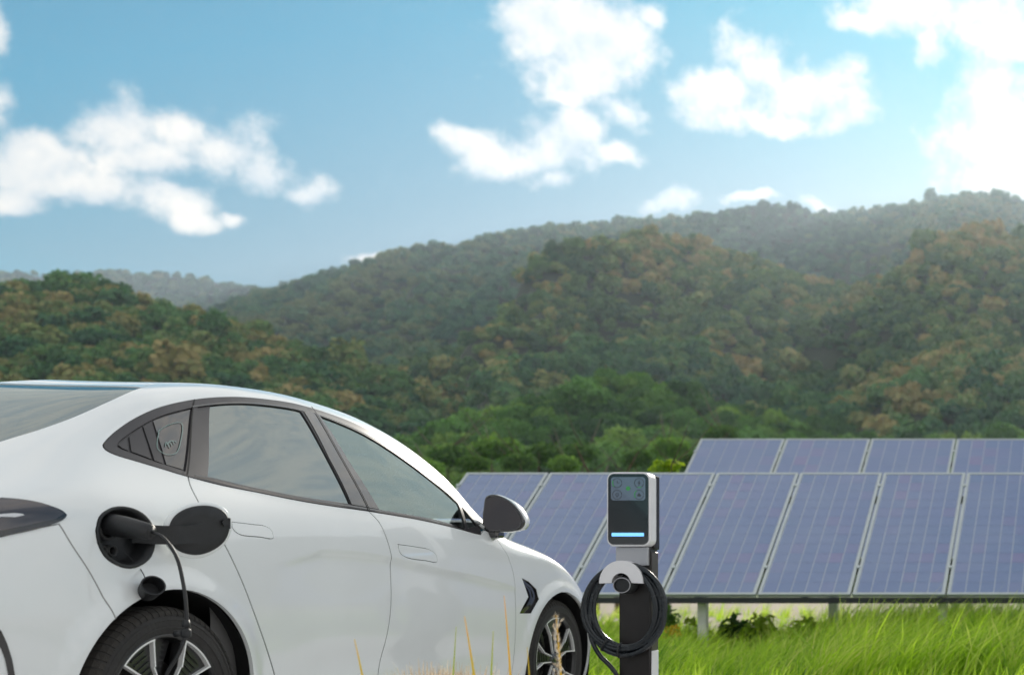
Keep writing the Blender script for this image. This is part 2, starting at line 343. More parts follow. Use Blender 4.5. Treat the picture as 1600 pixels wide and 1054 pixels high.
def forest_nodes(col):
    g = bpy.data.node_groups.new('forest_'+col.name, 'GeometryNodeTree')
    g.interface.new_socket('Geometry', in_out='INPUT', socket_type='NodeSocketGeometry'); g.interface.new_socket('Geometry', in_out='OUTPUT', socket_type='NodeSocketGeometry')
    i = g.nodes.new('NodeGroupInput'); o = g.nodes.new('NodeGroupOutput')
    ci = g.nodes.new('GeometryNodeCollectionInfo'); ci.inputs['Collection'].default_value = col; ci.inputs['Separate Children'].default_value = True; ci.inputs['Reset Children'].default_value = True
    ip = g.nodes.new('GeometryNodeInstanceOnPoints'); ip.inputs['Pick Instance'].default_value = True
    def na(name, t):
        n = g.nodes.new('GeometryNodeInputNamedAttribute'); n.data_type = t; n.inputs['Name'].default_value = name
        return n.outputs[0]
    g.links.new(i.outputs[0], ip.inputs['Points']); g.links.new(ci.outputs[0], ip.inputs['Instance'])
    g.links.new(na('kind_index', 'INT'), ip.inputs['Instance Index']); g.links.new(na('spin', 'FLOAT_VECTOR'), ip.inputs['Rotation']); g.links.new(na('size', 'FLOAT_VECTOR'), ip.inputs['Scale'])
    g.links.new(ip.outputs[0], o.inputs[0])
    return g
def forest(name, pts, sizes, tones, col, label):
    me = bpy.data.meshes.new(name); n = len(pts)
    me.vertices.add(n); me.vertices.foreach_set('co', np.asarray(pts, np.float32).ravel())
    at = me.attributes.new('kind_index', 'INT', 'POINT'); at.data.foreach_set('value', RNG.integers(0, 5, n).astype(np.int32))
    at = me.attributes.new('spin', 'FLOAT_VECTOR', 'POINT'); sp = np.zeros((n, 3), np.float32); sp[:, 2] = RNG.uniform(0, 6.28, n); sp[:, :2] = RNG.normal(size=(n, 2))*.09; at.data.foreach_set('vector', sp.ravel())
    at = me.attributes.new('size', 'FLOAT_VECTOR', 'POINT'); sz = np.repeat(np.asarray(sizes)[:, None], 3, 1)*RNG.uniform(.85, 1.15, (n, 3)); at.data.foreach_set('vector', sz.astype(np.float32).ravel())
    at = me.attributes.new('tone', 'FLOAT', 'POINT'); at.data.foreach_set('value', np.asarray(tones, np.float32))
    o = link(bpy.data.objects.new(name, me))
    if col.name not in GN: GN[col.name] = forest_nodes(col)
    md = o.modifiers.new('trees', 'NODES'); md.node_group = GN[col.name]
    tag(o, label, 'forest', kind='stuff')
    return o
# tone 0 dark green .. 1 pale brown
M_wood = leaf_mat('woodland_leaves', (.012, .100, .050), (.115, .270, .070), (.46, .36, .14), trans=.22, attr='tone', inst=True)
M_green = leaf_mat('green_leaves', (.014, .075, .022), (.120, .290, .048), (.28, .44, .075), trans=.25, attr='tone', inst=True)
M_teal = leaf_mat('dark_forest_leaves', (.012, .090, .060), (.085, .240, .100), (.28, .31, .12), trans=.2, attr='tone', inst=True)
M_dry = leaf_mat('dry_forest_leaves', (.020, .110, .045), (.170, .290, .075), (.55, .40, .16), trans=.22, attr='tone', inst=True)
COL_wood = forest_set('wood', M_wood, 420, .165); COL_teal = forest_set('teal', M_teal, 420, .165); COL_dry = forest_set('dry', M_dry, 420, .165); COL_green = forest_set('green', M_green, 1300, .095)

# ------------------------------------------------------------------ hills
def hill_mat():
    m = mat('hill_undergrowth', (.022, .035, .014), .95, var=.4, vscale=.03, bump=.0)
    return m
M_hill = hill_mat()
def pxc(px, py, D): return ((px-1750)/2000*D, CAM_H+(920-py)/2000*D)
def hill(name, crest, D, front, back, tree, spacing, col, label, tone=(.5, .25), spur=.12, fs=120., seed=0, px_lim=(-120, 1760), p=1.1, size_var=.3, far=1.0):
    cx = np.array([pxc(*c, D) for c in crest]); X = cx[:, 0]; Z = np.maximum(cx[:, 1]-tree*1.05, -6)
    nx, ny = 150, 70
    xs = np.linspace(X[0], X[-1], nx); ys = np.concatenate([np.linspace(D-front, D, ny-14), np.linspace(D, D+back, 15)[1:]]); ny = len(ys)
    H = np.zeros((ny, nx))
    for j, y in enumerate(ys):
        for i, x in enumerate(xs):
            w = noise.fractal((x/fs, y/fs, seed), .9, 2.1, 4)
            t = (D-y)/front if y <= D else -(y-D)/back
            if t >= 0:
                r = (1-t)**p; sp = math.sin(math.pi*min(t*1.0, 1))
                zc = np.interp(x+40*w*sp*fs/120, X, Z)
                ridge = 1-abs(noise.noise((x/(fs*.9)+.3*w, y/(fs*2.6), seed+9.)))*2
                H[j, i] = zc*(r+spur*sp*ridge*r**.3)+spur*.35*w*sp*abs(zc)
            else:
                H[j, i] = np.interp(x, X, Z)*(1+t*1.1)
            H[j, i] = max(H[j, i], -6)
    v = np.stack([np.broadcast_to(xs, (ny, nx)), np.broadcast_to(ys[:, None], (ny, nx)), H], -1).reshape(-1, 3)
    f = [(j*nx+i, j*nx+i+1, (j+1)*nx+i+1, (j+1)*nx+i) for j in range(ny-1) for i in range(nx-1)]
    tag(mesh_obj(name, v, f, M_hill, smooth=True), kind='structure')
    # trees
    A = (X[-1]-X[0])*(front+25); n = int(A/spacing**2)
    px = RNG.uniform(X[0], X[-1], n); py = RNG.uniform(D-front, D+25, n)
    scr = 1750+2000*px/py; k = (scr > px_lim[0]) & (scr < px_lim[1]); px, py = px[k], py[k]
    a = (px-xs[0])/(xs[-1]-xs[0])*(nx-1); i = np.clip(a.astype(int), 0, nx-2); fa = a-i
    j = np.clip(np.searchsorted(ys, py)-1, 0, ny-2); fb_ = (py-ys[j])/(ys[j+1]-ys[j])
    z = H[j, i]*(1-fa)*(1-fb_)+H[j, i+1]*fa*(1-fb_)+H[j+1, i]*(1-fa)*fb_+H[j+1, i+1]*fa*fb_
    k = z > -1.0; px, py, z = px[k], py[k], z[k]
    patch = np.array([noise.fractal((x/(fs*.5), y/(fs*.5), seed+3.3), .9, 2.2, 4) for x, y in zip(px, py)])
    # relief shading put into the tree tones: paler on ridges, darker in gullies
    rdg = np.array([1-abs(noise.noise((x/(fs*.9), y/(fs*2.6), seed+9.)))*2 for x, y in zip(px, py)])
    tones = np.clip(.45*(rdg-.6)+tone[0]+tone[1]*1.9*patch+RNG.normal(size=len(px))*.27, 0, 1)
    sizes = tree*.55*np.exp(RNG.normal(size=len(px))*size_var)
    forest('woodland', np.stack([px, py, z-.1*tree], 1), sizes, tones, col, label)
    return len(px)
nt = 0
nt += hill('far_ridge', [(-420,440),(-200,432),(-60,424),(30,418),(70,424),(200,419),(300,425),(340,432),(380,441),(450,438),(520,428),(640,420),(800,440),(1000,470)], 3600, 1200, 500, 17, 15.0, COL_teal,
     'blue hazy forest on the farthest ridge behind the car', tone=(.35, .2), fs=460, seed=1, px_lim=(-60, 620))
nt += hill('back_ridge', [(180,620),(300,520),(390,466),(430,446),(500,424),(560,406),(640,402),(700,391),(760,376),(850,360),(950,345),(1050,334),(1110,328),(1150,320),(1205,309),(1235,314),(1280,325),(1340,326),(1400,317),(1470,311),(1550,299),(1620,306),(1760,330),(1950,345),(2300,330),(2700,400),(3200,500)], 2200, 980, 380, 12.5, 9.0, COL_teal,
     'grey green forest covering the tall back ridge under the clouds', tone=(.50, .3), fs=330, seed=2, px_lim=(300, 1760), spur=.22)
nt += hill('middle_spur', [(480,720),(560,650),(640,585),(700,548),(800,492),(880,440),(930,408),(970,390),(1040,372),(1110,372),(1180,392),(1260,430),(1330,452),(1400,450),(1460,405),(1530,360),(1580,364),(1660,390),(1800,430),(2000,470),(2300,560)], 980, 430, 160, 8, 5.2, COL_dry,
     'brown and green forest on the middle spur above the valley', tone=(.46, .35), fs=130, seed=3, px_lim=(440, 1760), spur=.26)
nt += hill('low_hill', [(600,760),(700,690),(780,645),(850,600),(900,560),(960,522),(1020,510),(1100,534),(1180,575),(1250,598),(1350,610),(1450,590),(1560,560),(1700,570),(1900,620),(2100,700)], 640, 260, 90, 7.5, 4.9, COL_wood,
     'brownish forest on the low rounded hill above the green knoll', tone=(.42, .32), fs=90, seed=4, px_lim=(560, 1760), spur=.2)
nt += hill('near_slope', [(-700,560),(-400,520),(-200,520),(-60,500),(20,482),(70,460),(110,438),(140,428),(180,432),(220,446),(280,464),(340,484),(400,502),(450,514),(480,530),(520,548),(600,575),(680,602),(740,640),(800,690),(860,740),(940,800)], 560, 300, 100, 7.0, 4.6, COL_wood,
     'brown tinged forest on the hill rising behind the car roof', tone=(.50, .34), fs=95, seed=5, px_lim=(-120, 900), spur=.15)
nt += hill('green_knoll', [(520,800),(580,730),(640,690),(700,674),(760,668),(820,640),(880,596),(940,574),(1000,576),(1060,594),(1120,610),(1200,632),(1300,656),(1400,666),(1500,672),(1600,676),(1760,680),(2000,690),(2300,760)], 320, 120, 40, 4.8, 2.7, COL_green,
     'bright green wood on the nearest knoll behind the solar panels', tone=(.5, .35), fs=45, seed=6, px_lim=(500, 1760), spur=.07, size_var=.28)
print('forest trees', nt)

# ------------------------------------------------------------------ solar arrays
M_alu = mat('anodised_aluminium', (.48, .53, .54), .38, .35, var=.06, vscale=3)
M_back = mat('panel_backsheet_under_glass', (.38, .44, .54), .28, 0, coat=.5, coat_rough=.12)
M_rail = mat('dark_steel_rail', (.02, .022, .025), .45, .3, var=.2, vscale=4)
M_post = mat('whitewashed_concrete', (.85, .83, .82), .85, var=.14, vscale=7, bump=.4, bscale=25)
def cell_mat():
    m = mat('silicon_cell', (.1, .1, .1), .32, 0, coat=.6, coat_rough=.16); t = m.node_tree; b = t.nodes['Principled BSDF']
    a = t.nodes.new('ShaderNodeAttribute'); a.attribute_name = 'tint'
    r = t.nodes.new('ShaderNodeValToRGB'); e = r.color_ramp.elements
    e[0].color = (.120, .190, .360, 1); e[1].color = (.180, .180, .360, 1)
    x = e.new(.6); x.color = (.135, .195, .375, 1)
    t.links.new(a.outputs['Fac'], r.inputs[0])
    # dust settles unevenly over the glass
    tcn = t.nodes.new('ShaderNodeTexCoord'); n = t.nodes.new('ShaderNodeTexNoise'); n.inputs['Scale'].default_value = 1.6; n.inputs['Detail'].default_value = 5; t.links.new(tcn.outputs['Object'], n.inputs['Vector'])
    mr = t.nodes.new('ShaderNodeMapRange'); mr.inputs[1].default_value = .35; mr.inputs[2].default_value = .75; mr.inputs[3].default_value = .0; mr.inputs[4].default_value = .38; t.links.new(n.outputs['Fac'], mr.inputs[0])
    mx = t.nodes.new('ShaderNodeMix'); mx.data_type = 'RGBA'; t.links.new(mr.outputs[0], mx.inputs[0]); t.links.new(r.outputs[0], mx.inputs[6]); mx.inputs[7].default_value = (.22, .28, .42, 1)
    t.links.new(mx.outputs[2], b.inputs['Base Color'])
    return m
M_cell = cell_mat()
TILT = math.atan(1590/2000)
def solar_array(loc, n, w, L, label, legs, group):
    """root at the lower left corner of the table; u runs right, v up the slope"""
    root = empty('solar_array', loc); tag(root, label, 'solar panels', group)
    ct, st = math.cos(TILT), math.sin(TILT)
    def P(u, v, h=0): return (u, v*ct-h*st, v*st+h*ct)
    def slab(bm, u0, u1, v0, v1, h0, h1):
        vs_ = [bm.verts.new(P(u, v, h)) for h in (h0, h1) for (u, v) in ((u0, v0), (u1, v0), (u1, v1), (u0, v1))]
        for q in ((3, 2, 1, 0), (4, 5, 6, 7), (0, 1, 5, 4), (1, 2, 6, 5), (2, 3, 7, 6), (3, 0, 4, 7)): bm.faces.new([vs_[i] for i in q])
    g = .012; fr = .030
    # one module's meshes, shared by all
    bm = bmesh.new()
    slab(bm, g, w-g, 0, fr, 0, .038); slab(bm, g, w-g, L-fr, L, 0, .038); slab(bm, g, g+fr, fr, L-fr, 0, .038); slab(bm, w-g-fr, w-g, fr, L-fr, 0, .038)
    fo = bm_obj('module_frame', bm, M_alu)
    bm = bmesh.new(); slab(bm, g+fr-.002, w-g-fr+.002, fr-.002, L-fr+.002, .018, .030); go = bm_obj('glass_sheet', bm, M_back)
    cells = []
    for k in range(2):
        V, Fq, T = [], [], []
        nc, nr = 6, 13; cu_, cv_ = (w-2*g-2*fr-.012)/nc, (L-2*fr-.016)/nr
        gr = np.random.default_rng(50+k)
        for i in range(nc):
            for j in range(nr):
                u0 = g+fr+.006+i*cu_+.006; u1 = u0+cu_-.012; v0 = fr+.008+j*cv_+.0015; v1 = v0+cv_-.003; b0 = len(V)
                V += [P(u0, v0, .0325), P(u1, v0, .0325), P(u1, v1, .0325), P(u0, v1, .0325)]; Fq.append((b0, b0+1, b0+2, b0+3)); T.append(min(1, max(0, gr.normal(.45, .16)+(.3 if gr.random() < .06 else 0))))
        cells.append(fast_mesh('cell_grid', np.array(V), np.array(Fq), T, [M_cell]))
    bm = bmesh.new(); slab(bm, -.016, .016, -.02, .02, .036, .052); clamp = bm_obj('clamp', bm, M_alu)
    for i in range(n):
        mo = empty('module', (i*w, 0, 0), parent=root)
        f = fo if i == 0 else link(fo.copy()); f.parent = mo
        s = go if i == 0 else link(go.copy()); s.parent = mo
        c = link(bpy.data.objects.new('cell_grid', cells[i % 2]), mo); c['kind'] = 'stuff'
        for vv in (.2, .88):
            cl = clamp if (i == 0 and vv == .2) else link(clamp.copy())
            cl.parent = mo; cl.location = P(0 if i else .02, L*vv, 0)
    # rails, purlins and posts
    for vv in (.22, .8):
        bm = bmesh.new(); slab(bm, .05, n*w-.05, L*vv-.03, L*vv+.03, -.075, -.004); bm_obj('purlin', bm, M_rail, root)
    bm = bmesh.new(); box(bm, (0, -.022, -.066), (n*w, .055, -.004), .004, 1); bm_obj('lower_rail', bm, M_rail, root)
    for (x, v, r) in legs:
        y = v*ct; top = v*st-.09; bm = bmesh.new(); gz = -loc[2]-.15
        b0 = len(bm.verts); box(bm, (x-r, y-r, gz), (x+r, y+r, top), .008, 1)
        box(bm, (x-r*1.7, y-r*1.7, gz), (x+r*1.7, y+r*1.7, gz+.19), .01, 1)
        bm_obj('post', bm, M_post, root)
    for x in sorted(set(round(l[0], 2) for l in legs)):
        bm = bmesh.new(); slab(bm, x-.03, x+.03, .1, L-.1, -.14, -.078); bm_obj('rafter', bm, M_rail, root)
    return root
W1 = .997
solar_array((-7.815, 13.5, .673), 10, W1, 2.32, 'front row of blue grey solar panels on white posts above tall grass',
            [(.8, .42, .045), (3.31, .42, .047), (5.9, .42, .045), (8.9, .42, .045), (1.4, 1.95, .045), (4.45, 1.95, .05), (7.6, 1.95, .045)], 'rows of solar panels')
solar_array((-6.49, 17.41, 1.145), 6, 1.32, 3.06, 'back row of solar panels rising behind the front row',
            [(.19, .5, .05), (4.2, .5, .05), (7.2, .5, .05), (.19, 2.5, .05), (4.2, 2.5, .05), (7.2, 2.5, .05)], 'rows of solar panels')

# ------------------------------------------------------------------ grass and plants
M_grass = leaf_mat('fresh_grass', (.11, .30, .010), (.55, .80, .04), (.86, .84, .28), trans=.6, rough=.4)
def blades(base, height, lean_dir, lean, width, tints, seg=5, curl=1.0, droop=.25):
    """ribbons bending over with the wind; arrays of equal length n"""
    n = len(base); g = RNG
    t = np.linspace(0, 1, seg+1)
    d = np.stack([np.cos(lean_dir), np.sin(lean_dir), np.zeros(n)], 1)
    side = np.stack([-np.sin(lean_dir+g.normal(size=n)*.8), np.cos(lean_dir+g.normal(size=n)*.8), np.zeros(n)], 1)
    V = np.zeros((n, seg+1, 2, 3))
    for k, tt in enumerate(t):
        out = lean*height*tt**(1.6*curl); up = height*(tt-droop*lean*tt**3)
        c = base+d*out[:, None]; c[:, 2] += up
        w = width*(1-tt**1.6)+.0006
        V[:, k, 0] = c-side*w[:, None]; V[:, k, 1] = c+side*w[:, None]
    idx = np.arange(n)[:, None]*(seg+1)*2+np.arange(seg)[None, :]*2
    F = np.stack([idx, idx+1, idx+3, idx+2], -1).reshape(-1, 4)
    return V.reshape(-1, 3), F, np.repeat(tints, seg)
def grass_field(name, n, xr, yr, hfun, label, wid=(.004, .009), tint0=.45, lean_mu=.72, dir_mu=.35, tuft=.35, keep=None):
    nt_ = int(n/14); tx = RNG.uniform(*xr, nt_); ty = RNG.uniform(*yr, nt_)
    k = RNG.integers(0, nt_, n); x = tx[k]+RNG.normal(size=n)*.07; y = ty[k]+RNG.normal(size=n)*.07
    h = hfun(x, y)*np.clip(RNG.normal(.82, .2, n), .25, 1.25)*(.75+.5*RNG.random(nt_)[k])
    ok = h > .04
    if keep is not None: ok &= keep(x, y)
    x, y, h, k = x[ok], y[ok], h[ok], k[ok]; m = len(x)
    tt = np.clip(tint0+RNG.normal(size=nt_)[k]*.17+RNG.normal(size=m)*.15+(RNG.random(m) < .04)*.35, 0, 1)
    v, f, t = blades(np.stack([x, y, np.full(m, -.03)], 1), h, dir_mu+1.3*np.array([noise.noise((float(a)*.55, float(b)*.55, 7.7)) for a, b in zip(tx, ty)])[k]+RNG.normal(size=nt_)[k]*.7+RNG.normal(size=m)*.6, np.clip(RNG.normal(lean_mu, .22, m), .05, 1.2), RNG.uniform(*wid, m), tt)
    o = link(bpy.data.objects.new(name, fast_mesh(name, v, f, t, [M_grass]))); tag(o, label, 'grass', kind='stuff'); return o
def h_field(x, y):
    s = 1750+2000*x/y                                           # taller growth towards the right end of the array
    base = np.interp(x/y, [-.42, -.36, -.30, -.25, -.22, -.15, 0, .3], [.50, .44, .34, .50, .68, .71, .70, .66])
    return base*np.interp(y, [8.5, 11, 12.5, 14.2, 15.5, 17], [.60, .82, .92, 1.0, 1.0, .9])
grass_field('grass', 44000, (-7.5, 1.6), (10.2, 16.6), h_field, 'tall bright green grass below the front row of panels', tint0=.46, keep=lambda x, y: (x/y > -.50))
grass_field('grass', 9000, (-9, 4), (8.9, 11.5), lambda x, y: np.full(len(x), .24), 'short green grass around the charger and the car', tint0=.42, wid=(.002, .005), lean_mu=.4,
            keep=lambda x, y: ~((x > -5.4) & (x < -2.95) & (y < 8.8)))
grass_field('grass', 5000, (-16, 6), (17, 40), lambda x, y: .3+.3*(RNG.random(len(x)) < .3), 'thin grass growing on pale soil behind the solar panels', tint0=.5, wid=(.006, .012))

M_leaf_dark = leaf_mat('shrub_leaves', (.02, .06, .015), (.07, .17, .03), (.15, .28, .04), trans=.35)
M_leaf_lime = leaf_mat('lime_leaves', (.10, .22, .01), (.30, .46, .02), (.50, .58, .06), trans=.5)
M_leaf_mid = leaf_mat('tree_leaves', (.04, .12, .02), (.13, .28, .04), (.25, .42, .06), trans=.4)
M_leaf_yellow = leaf_mat('yellow_blossom', (.35, .22, .01), (.62, .40, .02), (.75, .55, .05), trans=.3)
def plant(name, loc, h, rx, rz, n, leaf, m, label, cat, trunk_r=.03, seed=0, lumps=7, group=None, fill=.1):
    root = empty(name, loc); tag(root, label, cat, group)
    v, f, t = blob_leaves(n, rx, rz, leaf, lumps, seed, fill=fill); v[:, 2] += h
    link(bpy.data.objects.new('crown', fast_mesh('crown', v, f, t, [m])), root)
    bm = trunk_mesh('trunk', h+rz*.2, trunk_r, seed, 5, .35); bm_obj('trunk', bm, M_bark, root, smooth=True)
    return root
plant('shrub', (-4.34, 14.6, -.04), .26, .24, .30, 420, .05, M_leaf_dark, 'dark leafy shrub growing beside the white post under the panels', 'shrub', .012, 3)
plant('shrub', (-5.35, 14.7, -.04), .30, .42, .36, 800, .05, M_leaf_mid, 'mid green bush under the panels behind the charger', 'shrub', .012, 4)
plant('wildflower', (-4.62, 13.2, -.04), .34, .09, .14, 60, .022, M_leaf_yellow, 'yellow wildflower clump in the grass beside the charger post', 'wildflower', .005, 12, lumps=5, fill=.3)
plant('weed', (-4.72, 14.2, -.04), .26, .18, .26, 130, .045, M_leaf_lime, 'pale leafy weed just left of the white concrete post', 'weed', .006, 13, lumps=6, fill=.3)
plant('weed', (-4.02, 14.3, -.04), .28, .24, .28, 150, .045, M_leaf_lime, 'pale lime weed between the two white posts', 'weed', .006, 14, lumps=6, fill=.3)
plant('weed', (-3.62, 14.6, -.04), .26, .20, .28, 130, .045, M_leaf_lime, 'bushy weed just left of the shorter white post', 'weed', .006, 15, lumps=6, fill=.3)
plant('sapling', (-5.76, 16.25, -.04), 2.32, .20, .17, 110, .06, M_leaf_lime, 'lime green sapling tip showing above the panels behind the charger', 'sapling', .016, 5, lumps=5, fill=.3)
plant('round_tree', (-15.7, 40, -.1), 3.95, .58, .62, 900, .085, M_leaf_mid, 'small round light green tree just left of the charger top', 'tree', .09, 6)
plant('flowering_tree', (-16.0, 39.2, -.1), 4.0, .5, .28, 500, .09, M_leaf_dark, 'dark small tree under yellow blossom beyond the panels', 'tree', .08, 8)
v_, f_, t_ = blob_leaves(60, .26, .16, .07, 4, 9); v_[:, 2] += 4.12; v_[:, 0] -= .1; v_[:, 1] -= .35
link(bpy.data.objects.new('blossom', fast_mesh('blossom', v_, f_, t_, [M_leaf_yellow])), bpy.data.objects['flowering_tree'])
# trees at the foot of the knoll, behind the panels: each stands on its own
FOOT = [(668,722,95,46),(705,700,120,58),(742,716,80,40),(775,690,130,60),(812,712,90,44),(846,700,110,56),(880,716,85,42),(905,698,120,50),(1000,706,95,44),(1050,690,110,52),(1078,712,75,40),(1130,672,140,50)]
FL = ['olive tree nearest the windscreen pillar','tall light green tree above the mirror side of the roof','low round tree over the left end of the panels','broad tree second row behind the left panels','short bright tree above the second panel',
      'spreading green tree above the second panel joint','low dark green tree left of the yellow blossom','tall dark tree behind the yellow blossom','leafy tree right behind the charger head','tall green tree between charger and back panel row','dark tree at the left end of the back panel row','green tree standing above the back panel row']
for k, ((px, py, D, rp), lb) in enumerate(zip(FOOT, FL)):
    X, Z = pxc(px, py, D); r = rp/2000*D*.62
    plant('broadleaf_tree', (X, D, -.1), max(Z-r*.35, r*.8), r, r*.75, 1900, r*.09, M_leaf_dark if k % 3 else M_leaf_mid, lb, 'tree', r*.07, 20+k, lumps=13, group='trees at the foot of the green knoll')

# ------------------------------------------------------------------ car: body surface
# car frame: x outwards to the right, y forwards from the rear axle, z up
T_zc=[(-1.0,0.92),(-0.88,1.09),(-0.75,1.12),(-0.5,1.19),(-0.1,1.37),(0.33,1.529),(0.8,1.6083),(1.1,1.625),(1.45,1.605),(1.7,1.55),(2.0,1.39),(2.3,1.1833),(2.45,1.0933),(2.7,1.05),(3.0,1.0),(3.35,0.92),(3.6,0.82),(3.82,0.62)]
T_zr=[(-1.0,0.9),(-0.88,1.06),(-0.75,1.095),(-0.5,1.16),(-0.1,1.34),(0.33,1.5175),(0.8,1.603),(1.1,1.616),(1.45,1.598),(1.7,1.553),(1.9,1.483),(2.1,1.363),(2.25,1.228),(2.35,1.1433),(2.5,1.0593),(2.7,1.02),(3.0,0.965),(3.35,0.84),(3.6,0.73),(3.82,0.56)]
T_xr=[(-1.0,.50),(-.75,.64),(-.4,.62),(.1,.58),(.6,.565),(1.2,.575),(1.6,.60),(1.9,.65),(2.2,.735),(2.45,.79),(2.8,.80),(3.1,.79),(3.35,.74),(3.6,.60),(3.82,.36)]
T_ze=[(-1.0,0.86),(-0.88,1.01),(-0.75,1.04),(-0.5,1.11),(-0.1,1.28),(0.33,1.4519),(0.8,1.551),(1.1,1.566),(1.45,1.541),(1.7,1.486),(1.9,1.411),(2.1,1.291),(2.25,1.156),(2.35,1.0867),(2.5,1.0237),(2.7,0.99),(3.0,0.9333),(3.35,0.785),(3.6,0.6683),(3.82,0.52)]
T_xe=[(-1.0,.57),(-.75,.72),(-.4,.72),(.1,.67),(.6,.645),(1.2,.645),(1.6,.665),(1.9,.705),(2.2,.785),(2.45,.84),(2.8,.86),(3.1,.86),(3.35,.81),(3.6,.67),(3.82,.42)]
T_zb=[(-1.0,0.8),(-0.75,0.93),(-0.3,1.035),(0.3,1.065),(1.0,1.065),(1.6,1.05),(2.1,1.005),(2.5,0.93),(2.8,0.9),(3.1,0.8),(3.35,0.69),(3.6,0.6033),(3.82,0.48)]
T_xb=[(-1.0,0.63),(-0.88,0.74),(-0.6,0.86),(-0.2,0.905),(0.3,0.905),(1.0,0.9),(1.6,0.9),(2.1,0.9),(2.6,0.915),(3.0,0.925),(3.2,0.9243),(3.4,0.888),(3.6,0.7387),(3.82,0.45)]
T_xm=[(-1.0,0.67),(-0.88,0.77),(-0.6,0.885),(-0.2,0.94),(0.1,0.945),(0.5,0.935),(1.0,0.925),(2.0,0.925),(2.6,0.935),(3.0,0.95),(3.2,0.9443),(3.4,0.908),(3.6,0.7687),(3.82,0.48)]
T_xl=[(-1.0,0.64),(-0.88,0.75),(-0.6,0.87),(-0.2,0.93),(0.1,0.935),(0.5,0.915),(1.0,0.9),(2.0,0.9),(2.6,0.92),(3.0,0.94),(3.2,0.9343),(3.4,0.903),(3.6,0.7687),(3.82,0.48)]
def sm(tab, y):
    xs = [a for a, b in tab]; vs_ = [b for a, b in tab]; n = len(xs)
    if y <= xs[0]: return vs_[0]
    if y >= xs[-1]: return vs_[-1]
    h = [xs[i+1]-xs[i] for i in range(n-1)]; d = [(vs_[i+1]-vs_[i])/h[i] for i in range(n-1)]
    m = [0]*n; m[0] = d[0]; m[-1] = d[-1]
    for i in range(1, n-1):
        if d[i-1]*d[i] > 0:
            w1 = 2*h[i]+h[i-1]; w2 = h[i]+2*h[i-1]; m[i] = (w1+w2)/(w1/d[i-1]+w2/d[i])
    i = 0
    while xs[i+1] < y: i += 1
    t = (y-xs[i])/h[i]
    return vs_[i]*(1+2*t)*(1-t)**2+m[i]*h[i]*t*(1-t)**2+vs_[i+1]*t*t*(3-2*t)+m[i+1]*h[i]*t*t*(t-1)
def section(y):
    zb = sm(T_zb, y); xb = sm(T_xb, y); xm = sm(T_xm, y); xl = sm(T_xl, y); ze = sm(T_ze, y); xe = sm(T_xe, y); zr = sm(T_zr, y); xr = sm(T_xr, y); zc = sm(T_zc, y)
    k = zb/1.02; zl = .36*k**.3; zm = .62*k**.6; z3 = .5*(zm+zb)+.02; g = .55
    return [(xl*.965, .20), (xl, zl), (xm, zm), (.45*xm+.55*xb+.006, z3), (xb, zb), (xb*(1-g)+xe*g+.02, zb*(1-g)+ze*g), (xe, ze), (xr, zr), (xr*.55, zc-.012), (0., zc)]
NC = 10; KN = [0]*4+[i/(NC-3) for i in range(1, NC-3)]+[1]*4
def basis(u):
    u = min(max(u, 0), 1-1e-9); N = [1. if KN[i] <= u < KN[i+1] else 0. for i in range(len(KN)-1)]
    for p in range(1, 4):
        N = [(0 if KN[i+p] == KN[i] else (u-KN[i])/(KN[i+p]-KN[i])*N[i])+(0 if KN[i+p+1] == KN[i+1] else (KN[i+p+1]-u)/(KN[i+p+1]-KN[i+1])*N[i+1]) for i in range(len(N)-1)]
    return N
NS, NY, Y0, Y1, LS = 221, 483, -1.0, 3.82, 2.2
BAS = np.array([basis(i/(NS-1)) for i in range(NS)]); BAS[-1] = 0; BAS[-1, -1] = 1
GY = np.linspace(Y0, Y1, NY)
CT = np.array([section(float(y)) for y in GY])
ker = np.exp(-.5*(np.arange(-12, 13)/5.)**2); ker /= ker.sum()
padc = np.pad(CT, ((12, 12), (0, 0), (0, 0)), mode='reflect', reflect_type='odd')
CT = np.stack([np.stack([np.convolve(padc[:, i, j], ker, 'valid') for j in range(2)], -1) for i in range(NC)], 1)
GX = np.einsum('sc,yc->ys', BAS, CT[:, :, 0]); GZ = np.einsum('sc,yc->ys', BAS, CT[:, :, 1])
GYY = np.broadcast_to(GY[:, None], GX.shape)
def grid_normals(P):
    a = np.gradient(P, axis=0); b = np.gradient(P, axis=1); n = np.cross(a, b); n /= np.linalg.norm(n, axis=-1, keepdims=True)+1e-12; return n
POS = np.stack([GX, GYY, GZ], -1); NRM = grid_normals(POS)
if NRM[240, 60, 0] < 0: NRM = -NRM
# pressed details: arch flares, the door crease, a soft shoulder
SG = np.broadcast_to(np.linspace(0, 1, NS)[None, :], GX.shape)
AX_R, AX_F, AZ, AR_R, AR_F = 0.0, 2.95, .347, .405, .390
def sstep(x, a, b): t = np.clip((x-a)/(b-a), 0, 1); return t*t*(3-2*t)
disp = np.zeros_like(GX)
for ax, ar in ((AX_R, AR_R), (AX_F, AR_F)):
    rr = np.hypot(GYY-ax, GZ-AZ); disp += .013*(1-sstep(rr, ar+.012, ar+.085))
crease = [(0.40,.262),(0.614,.285),(0.837,.3169),(1.079,.3163),(1.321,.3075),(1.726,.2842),(2.142,.2746),(2.515,.2718)]
cs_ = np.interp(GYY, [c[0] for c in crease], [c[1] for c in crease]); fade = sstep(GYY, .42, .9)*(1-sstep(GYY, 2.2, 2.55))
tt_ = (cs_-SG)*LS
disp += fade*np.where(tt_ > 0, -.016*(1-np.exp(-np.maximum(tt_, 0)/.030))*np.exp(-np.maximum(tt_, 0)/.28), 0)
